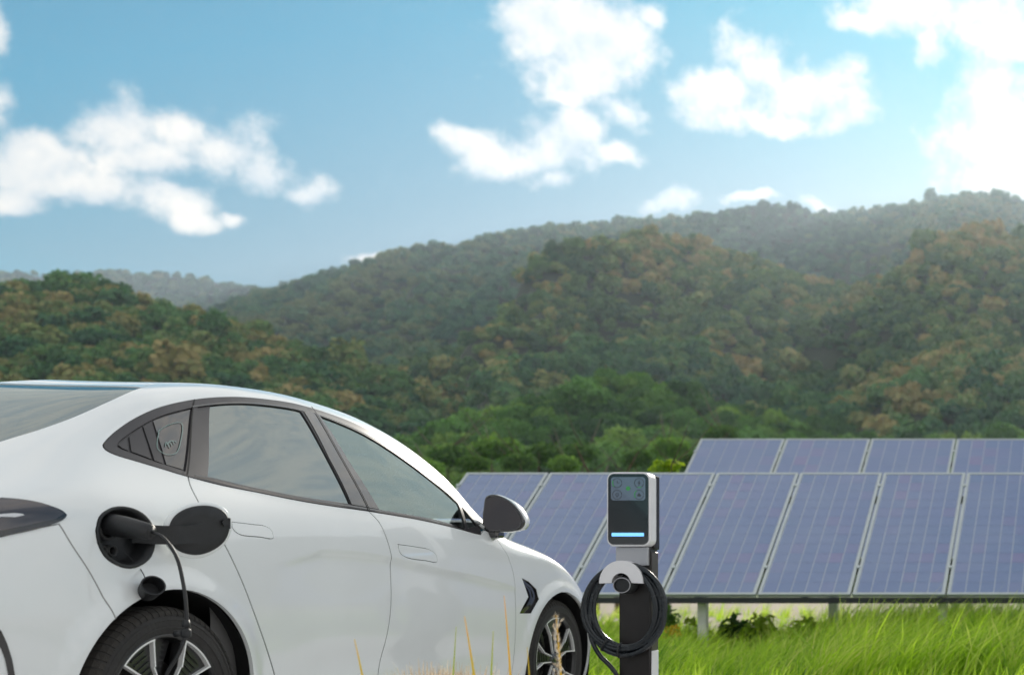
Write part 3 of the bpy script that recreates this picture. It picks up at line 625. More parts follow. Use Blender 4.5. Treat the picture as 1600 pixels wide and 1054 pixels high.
# lower door scallop
disp -= .012*sstep(GYY, .55, .9)*(1-sstep(GYY, 2.1, 2.5))*np.exp(-((GZ-.42)/.09)**2)
POS = POS+NRM*disp[..., None]; NRM = grid_normals(POS)
if NRM[240, 60, 0] < 0: NRM = -NRM
def bil(G, s, y):
    a = np.clip((np.asarray(y, float)-Y0)/(Y1-Y0)*(NY-1), 0, NY-1.001); b = np.clip(np.asarray(s, float)*(NS-1), 0, NS-1.001)
    i = a.astype(int); j = b.astype(int); fa = (a-i)[..., None]; fb_ = (b-j)[..., None]
    return G[i, j]*(1-fa)*(1-fb_)+G[i+1, j]*fa*(1-fb_)+G[i, j+1]*(1-fa)*fb_+G[i+1, j+1]*fa*fb_
def on_body(y, s, off=0):
    p = bil(POS, np.array([s]), np.array([y]))[0]; n = bil(NRM, np.array([s]), np.array([y]))[0]; n /= np.linalg.norm(n)
    return Vector(p+n*off), Vector(n)
def s_of_z(y, z):
    i = int(round((y-Y0)/(Y1-Y0)*(NY-1))); i = min(max(i, 0), NY-1); zs = POS[i, :, 2]
    return float(np.interp(z, np.maximum.accumulate(zs), np.linspace(0, 1, NS)))
def pip(P, L_):
    x, y = P[:, 0], P[:, 1]; ins = np.zeros(len(P), bool); n = len(L_)
    for i in range(n):
        x0, y0 = L_[i]; x1, y1 = L_[(i+1) % n]
        if y0 == y1: continue
        c = ((y0 > y) != (y1 > y)) & (x < (x1-x0)*(y-y0)/(y1-y0)+x0); ins ^= c
    return ins
def dens(L_, step):
    out = []
    for i in range(len(L_)):
        a, b = np.array(L_[i]), np.array(L_[(i+1) % len(L_)]); k = max(1, int(np.ceil(np.linalg.norm(b-a)/step)))
        for j in range(k): out.append(a+(b-a)*j/k)
    res = [out[0]]
    for p in out[1:]:
        if np.linalg.norm(p-res[-1]) > 1e-4: res.append(p)
    if np.linalg.norm(res[0]-res[-1]) < 1e-4: res.pop()
    return np.array(res)
def inset(L_, d):
    A = 0
    for i in range(len(L_)): A += L_[i][0]*L_[(i+1) % len(L_)][1]-L_[(i+1) % len(L_)][0]*L_[i][1]
    sg = 1 if A > 0 else -1; out = []; n = len(L_)
    for i in range(n):
        e1 = L_[i]-L_[i-1]; e2 = L_[(i+1) % n]-L_[i]; e1 = e1/(np.linalg.norm(e1)+1e-9); e2 = e2/(np.linalg.norm(e2)+1e-9)
        n1 = np.array([-e1[1], e1[0]])*sg; n2 = np.array([-e2[1], e2[0]])*sg; m = n1+n2; q = np.linalg.norm(m)
        m = n1 if q < 1e-6 else m/q; c = max(.5, float(m@n1)); out.append(L_[i]+m*d/c)
    return np.array(out)
def panel(name, outer, mt, parent, holes=(), off=0., gap=.0030, flange=.014, step=.034, mirror=False, smooth_n=True, lines=()):
    """a pressed panel: cut from the body surface along outer (y, s), with turned-in edges"""
    T = lambda L_: np.array([(y, s*LS) for y, s in L_])
    loops = [inset(dens(T(outer), step*.7), gap)]+[inset(dens(T(h), .018), -gap) for h in holes]
    if mirror:              # keep the centre line closed
        d0 = dens(T(outer), step*.7); loops[0][d0[:, 1] > .9990*LS, 1] = LS
    V, E, base = [], [], []
    for L_ in loops:
        b = len(V); base.append((b, len(L_))); V += [tuple(p) for p in L_]; E += [(b+i, b+(i+1) % len(L_)) for i in range(len(L_))]
    LN = []
    for ln in lines:        # extra edges so that a pressed crease stays crisp
        q = np.array(cr([(y, s*LS) for y, s in ln], .025)); k = pip(q, loops[0])
        for L_ in loops: k &= np.array([np.min((L_[:, 0]-p[0])**2+(L_[:, 1]-p[1])**2) for p in q]) > .008**2
        for L_ in loops[1:]: k &= ~pip(q, L_)
        b = len(V)+len(LN); idx = {}
        for i in range(len(q)):
            if k[i]: idx[i] = len(V)+len(LN); LN.append(tuple(q[i]))
        E += [(idx[i], idx[i+1]) for i in range(len(q)-1) if i in idx and i+1 in idx]
    V += LN
    lo, hi = loops[0].min(0), loops[0].max(0)
    gx_, gy_ = np.meshgrid(np.arange(lo[0]+step*.5, hi[0], step), np.arange(lo[1]+step*.5, hi[1], step)); G = np.stack([gx_.ravel(), gy_.ravel()], 1)
    if len(G):
        k = pip(G, loops[0])
        for L_ in loops[1:]: k &= ~pip(G, L_)
        G = G[k]; LV = np.array(V)
        if len(G):
            dm = np.array([np.min((LV[:, 0]-g[0])**2+(LV[:, 1]-g[1])**2) for g in G]); G = G[dm > (step*.45)**2]
    allv = [Vector(p) for p in V]+[Vector(p) for p in G]
    ov, _, of, orig, _, _ = delaunay_2d_cdt(allv, E, [], 0, 1e-6)
    PV = np.array([(v.x, v.y) for v in ov]); FT = np.array([tuple(f) for f in of]); cen = PV[FT].mean(1)
    k = pip(cen, loops[0])
    for L_ in loops[1:]: k &= ~pip(cen, L_)
    FT = FT[k]
    y, s = PV[:, 0], PV[:, 1]/LS
    P = bil(POS, s, y); N = bil(NRM, s, y); N /= np.linalg.norm(N, axis=1)[:, None]; P = P+N*off
    P[:, 0] = np.where(s > .9995, 0, P[:, 0])
    fn = np.cross(P[FT[:, 1]]-P[FT[:, 0]], P[FT[:, 2]]-P[FT[:, 0]]); fl = (fn*N[FT[:, 0]]).sum(1) < 0; FT[fl] = FT[fl][:, ::-1]
    verts = list(P); faces = [tuple(f) for f in FT]; nrm = list(N)
    if flange:
        for L_ in loops:
            yl, sl = L_[:, 0], L_[:, 1]/LS; p = bil(POS, sl, yl); n_ = bil(NRM, sl, yl); n_ /= np.linalg.norm(n_, axis=1)[:, None]; p = p+n_*off; b = len(verts); m = len(L_)
            verts += list(p); verts += list(p-n_*flange); nrm += [np.zeros(3)]*(2*m)
            for i in range(m):
                if sl[i] > .998 and sl[(i+1) % m] > .998: continue
                faces.append((b+i, b+(i+1) % m, b+m+(i+1) % m, b+m+i))
    if mirror:
        b = len(verts); verts += [np.array((-p[0], p[1], p[2])) for p in verts]; faces += [tuple(i+b for i in f[::-1]) for f in faces]; nrm += [np.array((-q[0], q[1], q[2])) for q in nrm]
    o = mesh_obj(name, verts, faces, mt, parent, smooth=True)
    if smooth_n: o.data.normals_split_custom_set_from_vertices([tuple(map(float, q)) for q in nrm])
    return o
def strip(name, path, w, off, mt, parent, step=.02):
    """a narrow ribbon laid along a line on the body"""
    Q = np.array([(y, s*LS) for y, s in path]); Q = np.array(cr([tuple(q) for q in Q], step)); n = len(Q); vs_, fs = [], []
    for i in range(n):
        t = Q[min(i+1, n-1)]-Q[max(i-1, 0)]; t /= np.linalg.norm(t)+1e-9; m = np.array([-t[1], t[0]])
        for sg in (-1, 1):
            q = Q[i]+m*sg*w/2; p, _ = on_body(q[0], q[1]/LS, off); vs_.append(p)
    for i in range(n-1): fs.append((2*i, 2*i+1, 2*i+3, 2*i+2))
    return mesh_obj(name, vs_, fs, mt, parent, smooth=True)

# ------------------------------------------------------------------ car: materials
M_paint = mat('pearl_white_paint', (.86, .89, .895), .34, 0, coat=1, coat_rough=.04, var=.02, vscale=2.5)
M_gloss = mat('gloss_black_trim', (.016, .015, .017), .12, 0, coat=1)
M_satin = mat('satin_dark_trim', (.055, .052, .056), .32, .4, var=.08, vscale=6)
M_black = mat('black_plastic', (.016, .017, .019), .5, var=.25, vscale=20, bump=.12, bscale=220)
M_cav = mat('dark_cavity', (.006, .006, .007), .8)
M_rubber = mat('tyre_rubber', (.028, .026, .025), .72, var=.3, vscale=6, bump=.25, bscale=70)
M_tread = mat('dusty_tread_rubber', (.038, .034, .030), .85, var=.35, vscale=9, bump=.3, bscale=90)
M_silver = mat('machined_alloy', (.92, .92, .91), .45, .25)
M_wheelblk = mat('gloss_black_alloy', (.012, .012, .013), .3, 0, coat=.5)
M_chrome = mat('mirror_silver', (.05, .05, .056), .03, 1)
M_seat = mat('seat_leatherette', (.035, .034, .036), .55, bump=.2, bscale=120)
M_lining = mat('cabin_lining', (.10, .10, .10), .8)
M_lamp = mat('smoked_lamp_lens', (.075, .066, .072), .06, .2, coat=1)
M_lampw = mat('white_lamp_bar', (.75, .75, .77), .2, coat=1)
M_print = mat('pale_green_glass_print', (.20, .30, .28), .5)
G_front = glass_mat('front_side_glass', (.88, .94, .92), 3.0, 0, (.82, 1.0, .97))
G_rear = glass_mat('privacy_glass', (.10, .11, .115), 3.5, 0, (.86, .97, .97))
G_ws = glass_mat('windscreen_glass', (.75, .8, .78), 1.7)
G_quarter = glass_mat('quarter_glass', (.06, .06, .06), 2.2)
M_seamg = mat('painted_joint', (.33, .33, .33), .6)

# ------------------------------------------------------------------ car: outlines (y, s) on the right flank
DLO_UP = [(-0.063,0.6545),(-0.044,0.6633),(0.011,0.6802),(0.108,0.7005),(0.217,0.7146),(0.326,0.7242),(0.483,0.7311),(0.678,0.732),(0.906,0.7345),(1.067,0.735),(1.148,0.7325),(1.347,0.7270),(1.507,0.7150),(1.682,0.6964),(1.849,0.6684),(2.0,0.6300),(2.065,0.5936),(2.136,0.5308)]
DLO_LO = [(-0.063,0.6545),(-0.07,0.6448),(-0.071,0.6331),(-0.054,0.6089),(0.02,0.5644),(0.106,0.5288),(0.188,0.505),(0.317,0.4828),(0.511,0.4664),(0.725,0.453),(0.964,0.4453),(1.212,0.4426),(1.508,0.4423),(1.79,0.4449),(1.991,0.4525),(2.092,0.4600),(2.15,0.470)]
Q_UP = [(-0.017,0.6374),(0.006,0.6473),(0.062,0.6600),(0.18,0.6796),(0.291,0.6911),(0.436,0.6993)]
Q_LO = [(-0.017,0.6374),(-0.017,0.6292),(0.004,0.6085),(0.078,0.5607),(0.187,0.5197)]
SEAM1 = [(0.188,0.505),(0.176,0.4819),(0.176,0.4515),(0.202,0.3892),(0.259,0.3299),(0.324,0.2561),(0.384,0.1905),(0.435,0.145),(0.499,0.0993),(0.560,0.060),(.62,.012)]
SEAM2 = [(1.212,0.4426),(1.272,0.4107),(1.307,0.3509),(1.322,0.3077),(1.32,0.2238),(1.308,0.1554),(1.278,0.0869),(1.25,.012)]
SEAM3 = [(2.30,.56),(2.34,.48),(2.382,0.4281),(2.398,0.3888),(2.423,0.3259),(2.431,0.2367),(2.437,0.1026),(2.443,0.012)]
BSEAM = [(-0.419,0.3874),(-0.388,0.3303),(-0.335,0.2643),(-0.2603,s_of_z(-.2603,.6572))]
RW = [(-.46,.850),(-0.294,0.8349),(-0.175,0.8172),(-0.014,0.8096),(0.183,0.8205),(0.369,0.8508)]
PORT = [(-0.298,0.3616),(-0.277,0.3966),(-0.237,0.4186),(-0.189,0.4269),(-0.131,0.419),(-0.085,0.3958),(-0.063,0.3608),(-0.067,0.3251),(-0.089,0.2946),(-0.13,0.276),(-0.18,0.2683),(-0.235,0.2767),(-0.278,0.2983),(-0.297,0.3292)]
HAND_R = [(0.321,0.3837),(0.434,0.3803),(0.505,0.3773),(0.537,0.3644),(0.539,0.3489),(0.459,0.3484),(0.344,0.3537),(0.318,0.3683)]
HAND_F = [(1.381,0.354),(1.524,0.3521),(1.639,0.3471),(1.685,0.332),(1.691,0.3127),(1.593,0.3107),(1.427,0.3171),(1.385,0.3318)]
VENT = [(2.509,0.3217),(2.575,0.3114),(2.653,0.2792),(2.67,0.2369),(2.585,0.1815),(2.476,0.1792),(2.566,0.2415)]
LAMP = [(-0.547,0.5318),(-0.473,0.4828),(-0.426,0.4476),(-0.398,0.4261),(-0.389,0.412),(-0.406,0.3975),(-0.443,0.3882),(-0.504,0.3796),(-0.593,0.3764),(-.80,.385),(-.995,.40),(-.995,.52),(-.80,.548),(-.65,.545)]
RG = dict(up=[(0.475,0.7034),(0.541,0.7034),(0.72,0.7014),(0.872,0.7023),(1.03,0.7012),(1.068,0.6978)], r=[(1.068,0.6978),(1.068,0.5644),(1.091,0.4549)], lo=[(1.091,0.4549),(0.735,0.4641),(0.522,0.4775),(0.284,0.4996),(0.213,0.5132)])
FG = dict(up=[(1.188,0.6992),(1.22,0.6967),(1.429,0.6800),(1.632,0.6508),(1.803,0.6234),(1.977,0.5937),(2.036,0.5758)], r=[(2.036,0.5758),(2.009,0.4617)], lo=[(2.009,0.4617),(1.893,0.4558),(1.724,0.4502),(1.515,0.45),(1.294,0.4503)], l=[(1.294,0.4503),(1.215,0.5636),(1.188,0.6992)])
def join(*segs):
    out = []
    for sg in segs:
        for p in sg:
            p = tuple(map(float, p))
            if not out or math.dist(p, out[-1]) > 1e-5: out.append(p)
    if math.dist(out[0], out[-1]) < 1e-5: out.pop()
    return out
rev = lambda L_: list(L_)[::-1]
K = lambda L_: cr(L_, .02)
def arch(ax, r, a0, a1, n=40):
    out = []
    for i in range(n+1):
        a = R(a0+(a1-a0)*i/n); y = ax+r*math.cos(a); z = max(AZ+r*math.sin(a), .2005); out.append((y, s_of_z(y, z)))
    return out
dlo_up, dlo_lo = K(DLO_UP), K(DLO_LO)
i_q = min(range(len(dlo_lo)), key=lambda i: math.dist(dlo_lo[i], DLO_LO[6])); i_b = min(range(len(dlo_lo)), key=lambda i: math.dist(dlo_lo[i], DLO_LO[11]))

car = empty('car', (-4.225, 4.47, 0), R(-1.2))
tag(car, 'white fastback electric saloon with open charge flap parked beside the charger', 'car')
mirror_list = []
def both(o): mirror_list.append(o); return o

CRL = [[(y, sv+d) for y, sv in crease] for d in (.010, .0, -.009, -.018)]
ROOFEDGE = [(2.2,.800),(1.9,.812),(1.7,.832),(1.55,.862),(1.35,.882),(1.1,.887),(.7,.887),(.5,.880),(.369,.8508)]
side_outer = join(arch(AX_R, AR_R, 130, -21.3), [(.62, .0)], rev(K(SEAM1)), rev(dlo_lo[:i_q+1]), dlo_up, [(2.20,.565),(2.28,.63),(2.35,.78)], K(ROOFEDGE), rev(K(RW)), [(-.6,.850),(-.80,.84),(-.995,.82),(-.995,.40),(-.8,.385),(-.593,.3764)], K(BSEAM))
body = both(panel('body_side', side_outer, M_paint, car, holes=[K(PORT+PORT[:1])[:-1]]))
both(panel('rear_bumper', join(rev(K(BSEAM)), [(-.593,.3764),(-.8,.385),(-.995,.40),(-.995,.004),(-.40,.004)], rev(arch(AX_R, AR_R, 130, 199))), M_paint, car))
rd = both(panel('rear_door', join(dlo_lo[i_q:i_b+1], K(SEAM2), rev(K(SEAM1))), M_paint, car, holes=[K(HAND_R+HAND_R[:1])[:-1]], lines=CRL, step=.03))
fd = both(panel('front_door', join(dlo_lo[i_b:], [(2.20,.52)], K(SEAM3), rev(K(SEAM2))), M_paint, car, holes=[K(HAND_F+HAND_F[:1])[:-1]], lines=CRL, step=.03))
fdr = both(panel('front_fender', join(rev(K(SEAM3)), [(2.20,.565),(2.28,.63),(2.35,.78),(2.6,.80),(3.0,.80),(3.3,.79),(3.5,.77),(3.44,.62),(3.36,.50)], arch(AX_F, AR_F, 38, 201)), M_paint, car, holes=[VENT]))
both(panel('front_bumper', join([(3.36,.50),(3.44,.62),(3.5,.77),(3.815,.75),(3.815,.004),(3.32,.004)], arch(AX_F, AR_F, -20, 36)), M_paint, car))
panel('hood', [(2.38,1.0),(2.36,.79),(2.6,.805),(3.0,.805),(3.3,.795),(3.5,.775),(3.815,.755),(3.815,1.0)], M_paint, car, mirror=True)
panel('roof', join([(1.62,1.0)], [(1.55,.866)], K(ROOFEDGE[4:]), K([(0.369,0.8508),(0.32,0.9431),(0.305,1.0)])), M_paint, car, mirror=True)
panel('windscreen', join([(1.62,1.0),(1.55,.866)], rev(K(ROOFEDGE[:4])), [(2.35,.785),(2.37,1.0)]), G_ws, car, mirror=True, off=-.004, flange=0)
panel('rear_window', join(K(RW), K([(0.369,0.8508),(0.32,0.9431),(0.305,1.0)]), [(-.52,1.0)]), G_rear, car, mirror=True, off=-.003, flange=0)
panel('tailgate', [(-.52,1.0),(-.46,.852),(-.6,.852),(-.80,.842),(-.995,.822),(-.995,1.0)], M_paint, car, mirror=True)
# ends of the shell
for nm, iy, mt in (('rear_fascia', 0, M_paint), ('nose_fascia', NY-1, M_paint)):
    prof = [tuple(POS[iy, j]) for j in range(0, NS, 6)]
    if nm == 'nose_fascia': prof = [(x, y-.006, z) for x, y, z in prof]
    else: prof = [(x, y+.004, z) for x, y, z in prof]
    V = prof+[(-x, y, z) for x, y, z in prof[::-1]][1:]
    mesh_obj(nm, V, [tuple(range(len(V)))], mt, car)
# dark seams behind the shut lines
both(strip('shut_line', SEAM1, .010, -.003, M_cav, car)); both(strip('shut_line', SEAM2, .010, -.003, M_cav, car)); both(strip('shut_line', SEAM3, .010, -.0015, M_seamg, car)); both(strip('shut_line', BSEAM, .010, -.0015, M_seamg, car))
# door handles, flush in their cut-outs
for L_, par in ((HAND_R, rd), (HAND_F, fd)):
    hl = K(L_+L_[:1])[:-1]; both(panel('door_handle', hl, M_paint, car, off=.0015, gap=.0015, flange=.012, step=.02))
    both(panel('handle_recess', hl, M_cav, car, off=-.012, gap=-.006, flange=0, step=.03))
# fender vent: a dark scoop with a fin
both(panel('vent', VENT, M_gloss, car, off=-.018, gap=-.002, flange=-.016, step=.02))
both(strip('vent_fin', [(2.52,.310),(2.60,.285),(2.632,.245),(2.575,.205),(2.51,.187)], .022, -.004, M_gloss, car))
# window surround with its openings, then the panes
surround = join(dlo_up, [(2.17,.50)], rev(dlo_lo))
rg = join(K(RG['up']), K(RG['r']), K(RG['lo'])); fg = join(K(FG['up']), FG['r'], K(FG['lo']), K(FG['l'])); qq = join(K(Q_UP), rev(K(Q_LO)))
tri = [(2.062,0.572),(2.142,0.512),(2.035,0.468)]
both(panel('window_surround', surround, M_satin, car, holes=[rg, fg, qq, tri], off=.001, gap=.002, flange=.010))
i_d = min(range(len(rg)), key=lambda i: math.dist(rg[i], (0.541, .7034)))
rgl = [(0.541,.7034)]+[p for p in rg if p[0] > .541 and p[1] > .6]+[p for p in K(RG['r'])]+[p for p in K(RG['lo']) if p[0] > .284]+[(0.284,.4996)]
both(panel('window_pane', join(rgl), G_rear, car, off=-.004, gap=-.004, flange=0))
both(panel('door_pillar_panel', join([p for p in rg if p[0] <= .541 and p[1] > .6], [(0.541,.7034)], [(0.284,.4996)], [p for p in rg if p[0] < .284 and p[1] < .6]), M_satin, car, off=-.0025, gap=.0005, flange=.004))
both(panel('window_pane', fg, G_front, car, off=-.004, gap=-.004, flange=0))
both(panel('window_pane', tri, G_front, car, off=-.004, gap=-.004, flange=0, step=.02))
both(panel('quarter_panel', qq, M_satin, car, off=-.006, gap=-.004, flange=0))
both(panel('b_pillar', [(1.086,.70),(1.190,.70),(1.215,.565),(1.292,.4505),(1.096,.4535),(1.074,.5644)], M_gloss, car, off=.0035, gap=.001, flange=.006))
for L_ in ([(0.062,.655),(0.148,.6730),(0.078,.565),(0.018,.6052)], [(0.150,.6735),(0.206,.682),(0.115,.545),(0.082,.563)], [(-.008,.640),(0.055,.6560),(0.012,.6080),(-.006,.625)]):
    both(panel('louvre', L_, M_satin, car, off=-.001, gap=.003, flange=.008, step=.02))
q_pane = [(0.212,.6825),(0.430,.697),(0.188,.524),(0.122,.545)]
both(panel('quarter_pane', q_pane, G_quarter, car, off=-.0025, gap=.003, flange=0, step=.02))
STK = [(0.198,0.6446),(0.257,0.6556),(0.327,0.6561),(0.258,0.6014),(0.197,0.5719),(0.159,0.5718),(0.134,0.5915)]
strip('glass_print', STK+STK[:1], .004, .0005, M_print, car)
for k in range(4):   # small illegible print inside the outline
    strip('glass_print', [(0.175+.012*k, .597+.004*k), (0.195+.014*k, .609-.003*(k % 2)), (0.190+.016*k, .590+.004*k)], .004, .0005, M_print, car)
# thin joints over the surround
both(strip('surround_joint', [(0.481,.731),(0.185,.5085)], .006, .0025, M_cav, car)); both(strip('surround_joint', [(1.171,.735),(1.165,.58),(1.211,.444)], .007, .0062, M_cav, car))
both(strip('waist_seal', [(0.22,.5065),(0.511,.4735),(0.964,.4515),(1.508,.4485),(1.991,.4575)], .010, .003, M_gloss, car))
both(strip('upper_seal', [(0.44,.7025),(0.70,.7055),(1.06,.7050),(1.35,.692),(1.632,.657),(1.85,.622),(2.03,.583)], .012, .003, M_gloss, car))
# tail lamp
lamp_l = K(LAMP[:9])+LAMP[9:]
both(panel('tail_lamp', lamp_l, M_gloss, car, off=.004, gap=0, flange=.012))
both(panel('lamp_lens', [(-.55,.524),(-.473,.478),(-.428,.444),(-.398,.416),(-.430,.403),(-.52,.396),(-.62,.394),(-.9,.42),(-.9,.51),(-.65,.53)], M_lamp, car, off=.0065, gap=0, flange=.004))
both(panel('lamp_bar', [(-.62,.455),(-0.576,0.449),(-0.545,0.4436),(-0.525,0.4359),(-0.520,0.4300),(-0.548,0.4290),(-0.58,0.4386),(-.62,.445)], M_lampw, car, off=.008, gap=0, flange=.003, step=.02))
BT = [(-.70,.23),(-0.609,0.1711),(-0.593,0.1495),(-0.578,0.1252),(-0.562,0.09),(-.555,.04),(-.572,.04),(-0.583,0.1),(-0.596,0.1264),(-0.608,0.1438),(-.70,.20)]
both(panel('bumper_trim', BT, M_gloss, car, off=.003, gap=0, flange=.008, step=.02))

# ------------------------------------------------------------------ car: charge port, flap, cap
port_l = [on_body(y, s)[0] for y, s in K(PORT+PORT[:1])[:-1]]
pc = sum(port_l, Vector())/len(port_l)
def ring_loft(name, loops, mt, parent, cap=True, smooth=True):
    bm = bmesh.new(); rings = [[bm.verts.new(p) for p in L_] for L_ in loops]; n = len(loops[0])
    for a, b in zip(rings, rings[1:]):
        for i in range(n): bm.faces.new((a[i], a[(i+1) % n], b[(i+1) % n], b[i]))
    if cap: bm.faces.new(rings[-1])
    return bm_obj(name, bm, mt, parent, smooth)
def pl(scale, dx): return [Vector((pc.x+(p.x-pc.x)*1.0+dx, pc.y+(p.y-pc.y)*scale, pc.z+(p.z-pc.z)*scale)) for p in port_l]
port = ring_loft('charge_port', [pl(1.005, .0025), pl(.97, .004), pl(.90, .002), pl(.88, -.02), pl(.82, -.05), pl(.80, -.062)], M_black, car)
for (dy, dz, r) in ((-.03, .018, .034), (-.055, -.052, .020), (-.012, -.05, .020)):
    bm = bmesh.new(); lathe(bm, [(-.06, r*.6), (-.035, r*.6), (-.03, r*.8), (-.03, r), (-.062, r*1.08)], 24)
    o = bm_obj('socket', bm, M_black, port, smooth=True); o.location = (pc.x, pc.y+dy, pc.z+dz)
# flap swung forwards on its arm, inner side outwards
fc = Vector((pc.x+.072, .055, .966))
FA = R(20)
def fl(scale, dx, dy=0):
    out = []
    for p in port_l:
        d = -(p.y-pc.y)*scale*.98; out.append(Vector((fc.x+dx*math.cos(FA)+d*math.sin(FA), fc.y+dy+d*math.cos(FA)-dx*math.sin(FA), fc.z+(p.z-pc.z)*scale*.95+d*.22)))
    return out[::-1]
flap = ring_loft('charge_flap', [fl(.90, -.014), fl(1.0, -.008), fl(1.01, -.002), fl(.985, .002), fl(.86, .004)], M_paint, car)
ring_loft('flap_liner', [fl(.89, .0), fl(.885, .008), fl(.85, .013), fl(.5, .014)], M_black, flap)
bm = bmesh.new(); tube(bm, [(.012, .078, .026), (.022, .078, .026)], .012, 12); box(bm, (.004, .094, .004), (.014, .101, .044), .003); bmesh.ops.rotate(bm, verts=bm.verts[:], cent=(0, 0, 0), matrix=Matrix.Rotation(-FA, 3, 'Z')); bmesh.ops.translate(bm, verts=bm.verts[:], vec=fc); bm_obj('flap_latch', bm, M_black, flap)
bm = bmesh.new()
hp = cr([(pc.x-.03, pc.y+.06, fc.z-.022), (pc.x+.022, pc.y+.095, fc.z-.026), (pc.x+.062, pc.y+.135, fc.z-.026), (fc.x+.006, fc.y-.060, fc.z-.022), (fc.x+.024, fc.y-.020, fc.z-.014)], .01)
for a, b in zip(hp, hp[1:]):
    vs_ = [bm.verts.new((a[0]+dx, a[1], a[2]+dz)) for dz in (-.032, .032) for dx in (-.005, .005)]+[bm.verts.new((b[0]+dx, b[1], b[2]+dz)) for dz in (-.032, .032) for dx in (-.005, .005)]
    for q in ((0, 1, 5, 4), (1, 3, 7, 5), (3, 2, 6, 7), (2, 0, 4, 6), (0, 2, 3, 1), (4, 5, 7, 6)): bm.faces.new([vs_[i] for i in q])
bm_obj('hinge_arm', bm, M_black, flap)
# dust cap dangling from a cord
cpp, cpn = on_body(-.150, .2200, .028)
bm = bmesh.new(); lathe(bm, [(-.034, .0), (-.034, .029), (.026, .035), (.031, .0355), (.031, .031), (-.014, .028), (-.014, 0)], 28)
cap = bm_obj('port_cap', bm, M_black, car, smooth=False); cap.location = cpp; cap.rotation_euler = (R(0), R(-24), R(-34))
bm = bmesh.new(); a = Vector((pc.x-.03, pc.y+.03, pc.z-.05)); tube(bm, cr([a, (pc.x+.012, pc.y+.045, pc.z-.105), cpp+Vector((-.004, -.012, .03))], .015), .0016, 6); bm_obj('cap_cord', bm, M_black, cap)
bpy.context.view_layer.update()
for ch in cap.children: ch.matrix_parent_inverse = cap.matrix_basis.inverted()

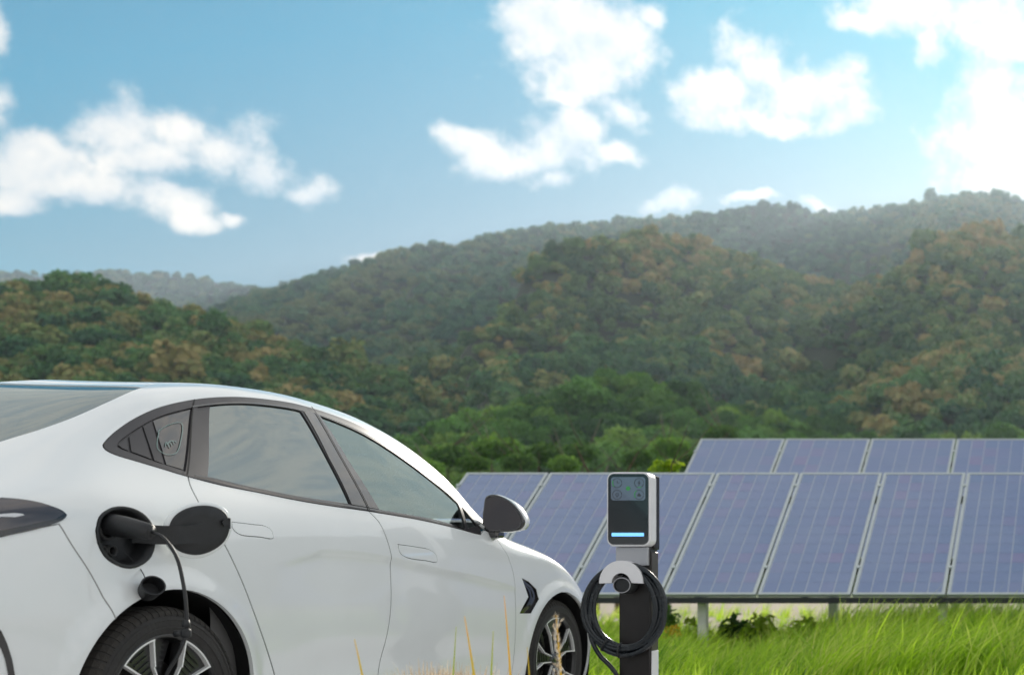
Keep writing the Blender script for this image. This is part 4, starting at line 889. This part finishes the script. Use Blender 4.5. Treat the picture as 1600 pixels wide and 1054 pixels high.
# ------------------------------------------------------------------ car: wheels
TR, RIM = .347, .2525
def make_wheel():
    w = empty('wheel', parent=car)
    prof = [(-.12, RIM-.004), (-.115, .30), (-.108, .328), (-.095, .342), (-.08, TR), (.075, TR), (.092, .342), (.106, .330), (.1155, .305), (.117, .285), (.113, .265), (.104, RIM-.004), (.10, RIM-.012)]
    full = []
    for k in range(len(prof)): full.append(prof[k])
    gro = [(-.08, TR), (-.052, TR), (-.050, TR-.008), (-.042, TR-.008), (-.040, TR), (-.012, TR), (-.010, TR-.008), (-.002, TR-.008), (0, TR), (.030, TR), (.032, TR-.008), (.040, TR-.008), (.042, TR), (.075, TR)]
    prof = prof[:4]+gro+prof[6:]
    bm = bmesh.new(); lathe(bm, prof, 96); ty = bm_obj('tyre', bm, M_rubber, w, smooth=True)
    bm = bmesh.new()
    for k in range(72):     # shoulder blocks: each a short curved slab over the shoulder
        a0, a1 = 2*math.pi*k/72, 2*math.pi*(k+.78)/72
        for pr in (((.046, TR+.0025), (.074, TR+.0025), (.0925, .3445), (.1075, .3315), (.1135, .318)), ((-.046, TR+.0025), (-.08, TR+.0025), (-.096, .3435), (-.11, .329))):
            L0 = [bm.verts.new((x, r*math.cos(a0), r*math.sin(a0))) for x, r in pr]; L1 = [bm.verts.new((x, r*math.cos(a1+.02*(x < 0)), r*math.sin(a1))) for x, r in pr]
            B0 = [bm.verts.new((x, (r-.006)*math.cos(a0), (r-.006)*math.sin(a0))) for x, r in pr]; B1 = [bm.verts.new((x, (r-.006)*math.cos(a1), (r-.006)*math.sin(a1))) for x, r in pr]
            for i in range(len(pr)-1):
                bm.faces.new((L0[i], L0[i+1], L1[i+1], L1[i])); bm.faces.new((L0[i], B0[i], B0[i+1], L0[i+1])); bm.faces.new((L1[i], L1[i+1], B1[i+1], B1[i]))
    tr = bm_obj('tread', bm, M_tread, w); tr['kind'] = 'stuff'
    bm = bmesh.new()        # raised ribs on the sidewall
    lathe(bm, [(.1165, .298), (.1185, .300), (.1185, .303), (.1160, .305)], 96); lathe(bm, [(.1165, .272), (.1180, .2735), (.1180, .276), (.1165, .278)], 96)
    bm_obj('sidewall_rib', bm, M_rubber, w, smooth=True)
    bm = bmesh.new(); lathe(bm, [(-.10, .24), (.085, .236), (.098, .240), (.1045, .2445), (.106, .249), (.104, RIM), (.098, RIM+.001)], 96); bm_obj('rim', bm, M_wheelblk, w, smooth=True)
    bm = bmesh.new(); lathe(bm, [(.1050, .2435), (.1072, .2455), (.1072, .2500), (.1050, .2520)], 96); bm_obj('rim_lip', bm, M_wheelblk, w, smooth=True)
    bm = bmesh.new(); lathe(bm, [(.030, 0.0001), (.030, .17), (.022, .17), (.022, .0001)], 48); bm_obj('brake_disc', bm, mat('brake_steel', (.2, .19, .18), .4, .9) if 'brake_steel' not in bpy.data.materials else bpy.data.materials['brake_steel'], w)
    bm = bmesh.new(); lathe(bm, [(.03, .052), (.088, .048), (.094, .040), (.096, .0001)], 40); bm_obj('hub_cap', bm, M_wheelblk, w, smooth=True)
    def pol(r, a): return (r*math.cos(a), r*math.sin(a))
    for k in range(5):
        c = 2*math.pi*k/5+R(108)
        # spoke: a dark blade widening to the rim, its edges machined bright
        hw = R(19)
        out = [pol(.046, c-R(24)), pol(.150, c-R(13)), pol(.2445, c-hw)]+[pol(.2445, c-hw+2*hw*i/8) for i in range(1, 9)]+[pol(.150, c+R(13)), pol(.046, c+R(24))]
        bm = bmesh.new(); prism(bm, out, .055, .088); sp = bm_obj('spoke', bm, M_wheelblk, w)
        bm = bmesh.new()
        for i in range(7):   # fins on the blade
            r = .085+.021*i; a_ = R(9.2); h = .0022
            q = [pol(r, c-a_), pol(r, c+a_), pol(r+.006, c+a_), pol(r+.006, c-a_)]; prism(bm, q, .0881, .0925)
        bm_obj('spoke_fin', bm, M_wheelblk, sp)
        bm = bmesh.new()
        for sg in (-1, 1):
            e0, e1, e2 = np.array(pol(.046, c+sg*R(24))), np.array(pol(.150, c+sg*R(13))), np.array(pol(.2445, c+sg*hw))
            i0, i1, i2 = np.array(pol(.050, c+sg*R(17))), np.array(pol(.150, c+sg*R(10.8))), np.array(pol(.2390, c+sg*R(17.2)))
            prism(bm, [tuple(e0), tuple(e1), tuple(i1), tuple(i0)], .086, .099); prism(bm, [tuple(e1), tuple(e2), tuple(i2), tuple(i1)], .086, .1035)
        if True:
            arc = [pol(.2445, c-hw+2*hw*i/8) for i in range(9)]+[pol(.2370, c+hw-2*hw*i/8) for i in range(9)]; prism(bm, arc, .0885, .1045)
        bm_obj('spoke_edge', bm, M_silver, sp)
        # slanted aero plate between the spokes
        c2 = c+R(36); out = [pol(.06, c2-R(8)), pol(.236, c2-R(15)), pol(.240, c2), pol(.236, c2+R(15)), pol(.06, c2+R(8))]
        bm = bmesh.new(); prism(bm, out, .035, .052); pt = bm_obj('aero_plate', bm, M_wheelblk, w)
        bm = bmesh.new()
        for i in range(8):
            r = .085+.019*i; q = [pol(r, c2-R(11)), pol(r, c2+R(11)), pol(r+.005, c2+R(11)), pol(r+.005, c2-R(11))]; prism(bm, q, .0521, .058)
        bm_obj('plate_rib', bm, M_wheelblk, pt)
    return w
def copy_tree(o, parent, name=None):
    c = o.copy(); C.objects.link(c); c.parent = parent
    for ch in o.children: copy_tree(ch, c)
    return c
wr = make_wheel(); wr.location = (.808, AX_R, AZ); wr.rotation_euler = (R(14), 0, 0)
kids = list(wr.children)
for (x, y, rz, rx) in ((.800, AX_F, 0, -8), (-.808, AX_R, 180, 25), (-.800, AX_F, 180, 40)):
    w = copy_tree(wr, car); w.location = (x, y, AZ); w.rotation_euler = (R(rx), 0, R(rz))
# arch liners
for ax, ar in ((AX_R, AR_R), (AX_F, AR_F)):
    bm = bmesh.new(); n = 30; prevr = None
    prof = [(.925, ar+.004), (.90, ar+.016), (.60, ar+.02), (.52, ar-.03)]
    rings = []
    for i in range(n+1):
        a = R(-25+230*i/n); rings.append([bm.verts.new((x, ax+r*math.cos(a), AZ+r*math.sin(a))) for x, r in prof])
    for a, b in zip(rings, rings[1:]):
        for i in range(len(prof)-1): bm.faces.new((a[i], a[i+1], b[i+1], b[i]))
    cen_ = [bm.verts.new((.52, ax+.3*math.cos(R(-25+230*i/n)), AZ+.25)) for i in range(n+1)]
    for i in range(n): bm.faces.new((rings[i][-1], rings[i+1][-1], cen_[i+1], cen_[i]))
    both(bm_obj('arch_liner', bm, M_cav, car, smooth=True))

# ------------------------------------------------------------------ car: mirror
def mirror_part(sgn):
    mr = empty('door_mirror', (sgn*.955, 2.245, 1.146), parent=car); mr.scale = (sgn, 1, 1)
    ML = cr([(-.100,.030),(-.088,.088),(-.055,.100),(.000,.085),(.050,.052),(.090,.000),(.104,-.040),(.088,-.072),(.050,-.085),(-.030,-.088),(-.085,-.084),(-.102,-.060),(-.105,-.01)], .012, closed=True)
    def lp(sc, dy, dx=0, dz=0): return [Vector((p[0]*sc+dx, dy, p[1]*sc+dz)) for p in ML]
    ring_loft('mirror_shell', [lp(.97, .012), lp(1.035, .014), lp(1.06, .03), lp(1.0, .07), lp(.82, .11), lp(.5, .135), lp(.15, .142)], M_paint, mr)
    ring_loft('mirror_bezel', [lp(1.03, .016), lp(1.045, -.002), lp(1.01, -.010), lp(.93, -.009), lp(.905, .004)], M_gloss, mr, cap=False)
    def lg(sc): return [Vector((p[0]*sc, .012+p[0]*sc*.30, p[1]*sc)) for p in ML]
    ring_loft('mirror_glass', [lg(.92), lg(.5)], M_chrome, mr)
    bm = bmesh.new(); box(bm, (-.190, .0, -.125), (-.03, .075, -.080), .014, 3); box(bm, (-.21, -.03, -.135), (-.13, .085, -.098), .010, 2); bm_obj('mirror_foot', bm, M_gloss, mr)
mirror_part(1); mirror_part(-1)

# ------------------------------------------------------------------ car: cabin and underside
bm = bmesh.new(); box(bm, (-.80, -.85, .16), (.80, 3.4, .26), .03); bm_obj('floor_pan', bm, M_cav, car)
both(panel('door_card', [(.25,.06),(.25,.47),(1.0,.435),(2.0,.44),(2.3,.44),(2.3,.06)], M_lining, car, off=-.07, gap=0, flange=0, step=.08))
panel('headliner', [(.32,1.0),(.40,.76),(1.5,.76),(1.6,1.0)], M_lining, car, off=-.04, gap=0, flange=0, step=.08, mirror=True)
both(panel('pillar_lining', [(-.4,.82),(.2,.80),(.40,.78),(.42,.735),(.1,.72),(-.1,.66),(-.1,.6),(-.4,.6)], M_lining, car, off=-.03, gap=0, flange=0, step=.08))
bm = bmesh.new(); box(bm, (-.70, -.6, .95), (.70, .15, 1.0), .02); bm_obj('parcel_shelf', bm, M_lining, car)
bm = bmesh.new(); box(bm, (-.74, 1.93, .70), (.74, 2.5, 1.03), .07, 4); bm_obj('dashboard', bm, M_seat, car, smooth=True)
bm = bmesh.new(); box(bm, (-.18, 1.88, .95), (.18, 1.92, 1.13), .01); bm_obj('screen', bm, M_gloss, car)
def seat(x, y):
    bm = bmesh.new(); box(bm, (x-.25, y-.10, .42), (x+.25, y+.45, .60), .06, 4); box(bm, (x-.25, y-.22, .52), (x+.25, y-.06, 1.13), .06, 4)
    for v in bm.verts:
        if v.co.z > .62: v.co.y -= (v.co.z-.6)*.32
    o = bm_obj('seat', bm, M_seat, car, smooth=True)
    bm = bmesh.new(); box(bm, (x-.13, y-.42, 1.15), (x+.13, y-.31, 1.33), .045, 4); bm_obj('headrest', bm, M_seat, o, smooth=True)
seat(.38, 1.25); seat(-.38, 1.25)
bm = bmesh.new(); box(bm, (-.66, .10, .42), (.66, .62, .60), .06, 4); box(bm, (-.66, .0, .52), (.66, .16, 1.08), .06, 4)
for v in bm.verts:
    if v.co.z > .62: v.co.y -= (v.co.z-.6)*.4
bm_obj('rear_bench', bm, M_seat, car, smooth=True)
bm = bmesh.new(); sw = [Vector((.18*math.cos(2*math.pi*k/40), 0, .18*math.sin(2*math.pi*k/40))) for k in range(41)]; tube(bm, sw, .016, 8, cap=False)
tube(bm, [(-.17, 0, 0), (0, .02, -.01), (.17, 0, 0)], .018, 8); tube(bm, [(0, .02, -.01), (0, .02, -.17)], .018, 8); tube(bm, [(0, .02, -.02), (0, .28, -.06)], .03, 8)
st = bm_obj('steering_wheel', bm, M_black, car, smooth=True); st.location = (.38, 1.80, .985); st.rotation_euler = (R(-22), 0, 0)
# the left flank repeats the right one
for o in mirror_list:
    c = o.copy(); C.objects.link(c); c.scale = (-1, 1, 1); c.parent = car

# ------------------------------------------------------------------ charging cable
def car_w(p):
    c, s = math.cos(R(-1.2)), math.sin(R(-1.2)); return Vector((-4.225+c*p[0]-s*p[1], 4.47+s*p[0]+c*p[1], p[2]))
pw = car_w(pc)
cable = empty('charging_cable', (pw.x, pw.y, 0)); tag(cable, 'black charging plug and cable hanging from the car port', 'charging cable')
def cab(name, bm, mt, smooth=True, parent=None):
    o = bm_obj(name, bm, mt, parent or cable, smooth)
    if parent is None:
        for v in o.data.vertices: v.co -= Vector((pw.x, pw.y, 0))
    return o
h0 = pw+Vector((-.045, -.03, .040)); h1 = pw+Vector((.105, -.022, .012))
axd = (h1-h0)
bm = bmesh.new(); tube(bm, [h0, h0+axd*.2, h0+axd*.45, h0+axd*.75, h0+axd*.97, h1], [.034, .037, .036, .031, .026, .020], 20); plug = cab('plug_handle', bm, M_black)
bm = bmesh.new()
for k in range(4): tube(bm, [h0+axd*(.80+.06*k), h0+axd*(.83+.06*k)], .0285-.0025*k, 16)
cab('grip_rings', bm, M_black)
cp = [h1-axd*.06, h1+Vector((.03, .0, -.012)), h1+Vector((.075, .005, -.075)), h1+Vector((.095, .01, -.16)), h1+Vector((.105, .012, -.25)), h1+Vector((.105, .012, -.335)), h1+Vector((.085, .005, -.405)), h1+Vector((.045, .0, -.48)), h1+Vector((.02, .02, -.60)), h1+Vector((.03, .08, -.80)), h1+Vector((.10, .22, -.925)), Vector((-2.9, 5.2, .012)), Vector((-2.72, 6.1, .012)), Vector((-2.66, 6.75, .012)), Vector((-2.67, 6.98, .03))]
bm = bmesh.new(); tube(bm, cr(cp, .025), .0056, 10); cab('cable', bm, mat('cable_jacket', (.022, .022, .024), .5, var=.1))
q = cp[5]
bm = bmesh.new(); box(bm, (q.x-.013, q.y-.012, q.z-.016), (q.x+.013, q.y+.012, q.z+.016), .008, 3); tube(bm, [q+Vector((-.034, -.004, -.002)), q+Vector((-.01, -.004, 0))], .011, 10); tube(bm, [q+Vector((0, 0, .02)), q+Vector((0, 0, .045))], [.013, .009], 10); cab('cable_clip', bm, M_black)

# ------------------------------------------------------------------ charging station
M_cwhite = mat('light_grey_casing', (.84, .83, .85), .38, var=.03, vscale=10)
M_cface = mat('dark_glass_face', (.020, .023, .028), .16, coat=.6)
M_screen = mat('screen_glass', (.15, .19, .26), .15, coat=1)
M_icon = mat('icon_dark', (.05, .06, .08), .5); M_icong = mat('icon_green', (.06, .35, .10), .5)
M_led = mat('blue_light_bar', (.15, .45, .9), .4, emit=((.20, .52, .95), .62))
M_pole = mat('dark_powder_coat', (.022, .018, .018), .35, .2, var=.15, vscale=12)
M_grey = mat('satin_grey_plate', (.46, .46, .49), .35, .3)
M_cablec = mat('coil_jacket', (.014, .018, .023), .27, var=.15, vscale=14)
CX, CY = -2.688, 7.0
ch = empty('charging_station', (CX, CY, 0)); tag(ch, 'white wall box charger on a dark post with a coiled black cable', 'charger')
def loft_y(name, secs, mt, parent, smooth=False):
    """secs: (y, loop of (x, z))"""
    return ring_loft(name, [[Vector((x, y, z)) for x, z in L_] for y, L_ in secs], mt, parent, smooth=smooth)
Z0, Z1 = .9885, 1.3945
rr_ = lambda d, r: rrect(-.119+d, .119-d, Z0+d, Z1-d, r, 8)
bm = bmesh.new()
secs = [(.095, rr_(.004, .038)), (.09, rr_(0, .04)), (.006, rr_(0, .04)), (.0015, rr_(.0015, .039)), (0, rr_(.004, .037))]
rings = [[bm.verts.new((x, y, z)) for x, z in L_] for y, L_ in secs]; n = len(rings[0])
for a, b in zip(rings, rings[1:]):
    for i in range(n): bm.faces.new((a[i], a[(i+1) % n], b[(i+1) % n], b[i]))
bm.faces.new(rings[0]); bm.faces.new(rings[-1]); bm_obj('casing', bm, M_cwhite, ch)
face = rrect(-.110, .110, Z0+.010, Z1-.010, .032, 8); bm = bmesh.new(); prism(bm, face, -.004, .001, 1); fo_ = bm_obj('front_face', bm, M_cface, ch)
scr = rrect(-.094, .094, Z1-.155, Z1-.028, .016, 6); bm = bmesh.new(); prism(bm, scr, -.0052, -.002, 1); so = bm_obj('display', bm, M_screen, ch)
bm = bmesh.new(); prism(bm, rrect(-.090, .086, Z0+.055, Z0+.074, .003, 3), -.0056, -.002, 1); bm_obj('light_bar', bm, M_led, ch)
def arc(bm, cx, cz, r0, r1, a0, a1, y0, y1, n=28):
    P_ = [(cx+r1*math.cos(R(a0+(a1-a0)*i/n)), cz+r1*math.sin(R(a0+(a1-a0)*i/n))) for i in range(n+1)]+[(cx+r0*math.cos(R(a1-(a1-a0)*i/n)), cz+r0*math.sin(R(a1-(a1-a0)*i/n))) for i in range(n+1)]
    prism(bm, P_, y0, y1, 1)
for (cx, cz, ga) in ((-.060, Z1-.060, (150, 230)), (.060, Z1-.060, (250, 300)), (-.060, Z1-.124, (40, 41)), (.060, Z1-.124, (120, 220))):
    bm = bmesh.new(); arc(bm, cx, cz, .0235, .0265, 0, 350, -.0062, -.005); bm_obj('icon_ring', bm, M_icon, so)
    bm = bmesh.new(); arc(bm, cx, cz, .0225, .0268, ga[0], ga[1], -.0068, -.005); bm_obj('icon_arc', bm, M_icong, so)
for (cx, cz) in ((-.060, Z1-.060),):     # clock hands
    bm = bmesh.new(); prism(bm, [(cx-.0015, cz), (cx+.0015, cz), (cx+.0015, cz+.012), (cx-.0015, cz+.012)], -.0062, -.005, 1); prism(bm, [(cx, cz-.0015), (cx+.010, cz-.0015), (cx+.010, cz+.0015), (cx, cz+.0015)], -.0064, -.005, 1); bm_obj('icon_glyph', bm, M_icon, so)
bm = bmesh.new(); cx, cz = .060, Z1-.060; prism(bm, [(cx+.003, cz+.016), (cx-.008, cz-.002), (cx-.001, cz-.002), (cx-.004, cz-.016), (cx+.008, cz+.003), (cx+.001, cz+.003)], -.0062, -.005, 1); bm_obj('icon_glyph', bm, M_icon, so)
bm = bmesh.new(); cx, cz = -.060, Z1-.124; arc(bm, cx, cz, .006, .009, 0, 350, -.0062, -.005, 16); prism(bm, rrect(cx-.002, cx+.002, cz-.015, cz-.008, .001, 2), -.0062, -.005, 1); bm_obj('icon_glyph', bm, M_icon, so)
bm = bmesh.new(); cx, cz = .060, Z1-.124; prism(bm, [(cx-.012, cz-.004), (cx, cz+.010), (cx+.012, cz-.004), (cx+.008, cz-.010), (cx-.008, cz-.010)], -.0062, -.005, 1); bm_obj('icon_glyph', bm, M_icon, so)
bm = bmesh.new(); prism(bm, [(.013*math.cos(R(60*i+30)), Z1-.090+.013*math.sin(R(60*i+30))) for i in range(6)], -.0062, -.005, 1); bm_obj('icon_hexagon', bm, M_icong, so)
# post, backing plate, holder
bm = bmesh.new(); box(bm, (-.072, .052, -.1), (.100, .165, .985), .006, 2); box(bm, (-.09, .096, .975), (.112, .165, 1.385), .006, 2); bm_obj('post', bm, M_pole, ch)
bm = bmesh.new(); box(bm, (.1015, .062, .42), (.1055, .158, .96), .001, 1); bm_obj('post_edge_strip', bm, mat('bronze_edge', (.10, .085, .08), .4, .3), ch)
bm = bmesh.new(); box(bm, (.1015, .062, -.1), (.1075, .158, .415), .001, 1); bm_obj('cable_duct', bm, M_cwhite, ch)
bm = bmesh.new(); box(bm, (-.082, .030, .885), (.094, .094, .986), .004, 2); bm_obj('holder_plate', bm, M_grey, ch)
bm = bmesh.new()
hz = .792; P_ = [(-.02+.118*math.cos(R(a)), hz+.118*math.sin(R(a))) for a in np.linspace(-3, 183, 30)]+[(-.02+.050*math.cos(R(a)), hz+.050*math.sin(R(a))) for a in np.linspace(183, -3, 30)]
prism(bm, P_, -.055, .052, 1); bmesh.ops.bevel(bm, geom=[e for e in bm.edges if len(e.link_faces) == 2 and abs(e.calc_face_angle(0)) > 1.0], offset=.008, segments=2, affect='EDGES')
bm_obj('cable_holder', bm, M_cwhite, ch)
bm = bmesh.new(); lathe(bm, [(.06, .050), (-.012, .050), (-.03, .046), (-.034, .043), (-.034, .038), (-.026, .036), (-.026, .0001)], 32, 'Z'); bmesh.ops.rotate(bm, verts=bm.verts[:], cent=(0, 0, 0), matrix=Matrix.Rotation(R(-90), 3, 'X'))
for v in bm.verts:
    v.co.x *= 1.05; v.co.z *= .92
sk = bm_obj('parked_plug', bm, M_black, ch, smooth=False); sk.location = (-.010, -.035, .776)
bm = bmesh.new(); tube(bm, [Vector((-.010+.0455*math.cos(2*math.pi*k/40), -.0705, .776+.040*math.sin(2*math.pi*k/40))) for k in range(41)], .0022, 6, cap=False); bm_obj('plug_rim', bm, M_grey, ch, smooth=True)
# coil: turns of cable lying over the holder
bm = bmesh.new(); g = random.Random(5); pts = []
TURNS = 6
for k in range(TURNS*48+1):
    t = k/48; a = R(90)+2*math.pi*t; i = int(t); lay = (i*.37) % 1
    rx = .196+.027*math.sin(t*1.9)+.004*math.sin(3*a+i); rz_ = .224+.027*math.sin(t*1.9+.9)+.004*math.sin(2*a+i*2)
    pts.append(Vector((-.012+rx*math.cos(a), -.012-.016*math.sin(t*2.1)-.012*(i % 3), .645+rz_*math.sin(a)+.0)))
tube(bm, pts, .0112, 10); bm_obj('coil', bm, M_cablec, ch, smooth=True)
bm = bmesh.new()
for k in range(TURNS-2):   # inner layers of the bundle
    rx, rz_ = .182+.012*k, .208+.012*k; y = .012-.020*(k % 2)
    tube(bm, [Vector((-.012+rx*math.cos(2*math.pi*j/60), y, .645+rz_*math.sin(2*math.pi*j/60))) for j in range(61)], .0122, 8, cap=False)
bm_obj('coil_inner_turns', bm, M_cablec, ch, smooth=True)
for a in (238, 262):
    bm = bmesh.new(); c_, s_ = math.cos(R(a)), math.sin(R(a)); L_ = []
    for j in range(13):
        b = 2*math.pi*j/12; rr2 = .038*math.cos(b); L_.append(Vector((-.012+(.200+rr2)*c_, -.014+.040*math.sin(b), .645+(.226+rr2)*s_)))
    tube(bm, L_, .0055, 6, cap=False); bm_obj('cable_tie', bm, M_black, ch)
bm = bmesh.new(); tube(bm, cr([(-.205, -.02, .54), (-.19, -.02, .47), (-.15, -.01, .39), (-.10, .0, .335), (-.06, .03, .25), (-.05, .05, .1), (-.05, .055, .0)], .02), .0125, 10); bm_obj('tail_cable', bm, M_cablec, ch, smooth=True)
bm = bmesh.new(); box(bm, (-.16, -.02, -.02), (.18, .24, .012), .004, 1); bm_obj('base_plate', bm, M_pole, ch)

# ------------------------------------------------------------------ grass stalks in front of the car
M_stalk = leaf_mat('dry_stalk', (.22, .42, .015), (.66, .46, .04), (.85, .36, .04), trans=.3)
M_straw = leaf_mat('straw', (.45, .33, .20), (.70, .58, .42), (.85, .76, .62), trans=.35)
def stalk(px, top, Y, lean_px, w, tip, label, seedy=False, bot=1300):
    X0 = (px+lean_px-1750)/2000*Y; X1 = (px-1750)/2000*Y; zt = CAM_H-(top-920)/2000*Y
    root = empty('grass_stalk', (X0, Y, 0)); tag(root, label, 'grass stalk', 'single grass stalks in front of the car')
    n = 12; V, F, T = [], [], []
    for i in range(n+1):
        t = i/n; x = (X1-X0)*t**1.5; z = zt*t-.02*(1-t); ww = w*(1-.85*t**2); y = .02*math.sin(t*3)
        V += [(x-ww, y, z), (x, y-ww*.8, z), (x+ww, y, z)]
    for i in range(n):
        for k in range(2): b = 3*i+k; F.append((b, b+1, b+4, b+3)); T.append(tip[0]+(tip[1]-tip[0])*(i/n)**2.5)
    link(bpy.data.objects.new('blade', fast_mesh('blade', np.array(V), np.array(F), np.array(T), [M_stalk])), root)
    if seedy:
        g = np.random.default_rng(int(px)); m = 150; t = g.uniform(.62, 1, m); z = zt*t; x = (X1-X0)*t**1.5
        p = np.stack([x, np.zeros(m), z], 1)+g.normal(size=(m, 3))*np.array([.0038, .0038, .002]); a = g.normal(size=(m, 3))*.006; a[:, 2] = np.abs(a[:, 2])+.006; b = np.cross(a, g.normal(size=(m, 3))); b *= .0018/np.linalg.norm(b, axis=1)[:, None]
        v = np.stack([p, p+a*.5+b, p+a, p+a*.5-b], 1).reshape(-1, 3)
        link(bpy.data.objects.new('seed_head', fast_mesh('seed_head', v, np.arange(4*m).reshape(m, 4), g.uniform(.2, 1, m), [M_straw])), root)
SY = 3.6
stalk(553, 998, SY, 40, 0.0073, (.1, .75), 'yellow green grass blade left of the door joint')
stalk(725, 962, SY, 34, 0.0068, (.0, 1.0), 'orange tipped grass stalk in front of the front door')
stalk(712, 978, SY+.1, -26, 0.0048, (.0, .25), 'thin green blade just left of the orange tipped stalk')
stalk(770, 985, SY+.05, -22, 0.0059, (.0, .3), 'slender green blade right of the orange tipped stalk')
stalk(787, 930, SY+.2, 14, 0.0055, (.5, .95), 'tall pale orange stalk in front of the fender seam')
stalk(868, 960, SY-.1, 14, 0.0059, (.5, .7), 'fluffy straw coloured seed stalk in front of the front wheel', seedy=True)
stalk(823, 1010, SY+.1, 8, 0.0046, (.3, .6), 'short thin pale blade left of the front wheel')
# dry tuft
Xt, Zt = (685-1750)/2000*(SY+.25), CAM_H-(1050-920)/2000*(SY+.25)
tf = empty('dry_grass_tuft', (Xt, SY+.25, 0)); tag(tf, 'fluffy cream dry grass tuft at the lower edge before the front door', 'dry grass')
g = np.random.default_rng(3); m = 1500
base = np.stack([g.normal(size=m)*.05, g.normal(size=m)*.05, np.zeros(m)], 1); hh = (Zt+.03)*np.clip(g.normal(.93, .05, m), .6, 1.04)
v, f, t = blades(base, hh, g.uniform(0, 6.28, m), np.abs(g.normal(.16, .08, m)), g.uniform(.0014, .0030, m), g.uniform(.2, 1, m), seg=6)
o_ = link(bpy.data.objects.new('dry_blades', fast_mesh('dry_blades', v, f, t, [M_straw])), tf); o_['kind'] = 'stuff'

# ------------------------------------------------------------------ haze
HZ = True
if HZ:
    bm = bmesh.new(); box(bm, (-4200, -450, -8), (2600, 4400, 1050)); hz_o = bm_obj('haze', bm, None)
    m = bpy.data.materials.new('thin_air_haze'); m.use_nodes = True; t = m.node_tree; t.nodes.clear()
    pv = t.nodes.new('ShaderNodeVolumePrincipled'); pv.inputs['Density'].default_value = .00008; pv.inputs['Color'].default_value = (.72, .86, 1.0, 1); pv.inputs['Anisotropy'].default_value = .6
    o = t.nodes.new('ShaderNodeOutputMaterial'); t.links.new(pv.outputs[0], o.inputs['Volume'])
    hz_o.data.materials.append(m); tag(hz_o, 'thin pale blue haze over the hills', 'haze', kind='stuff')
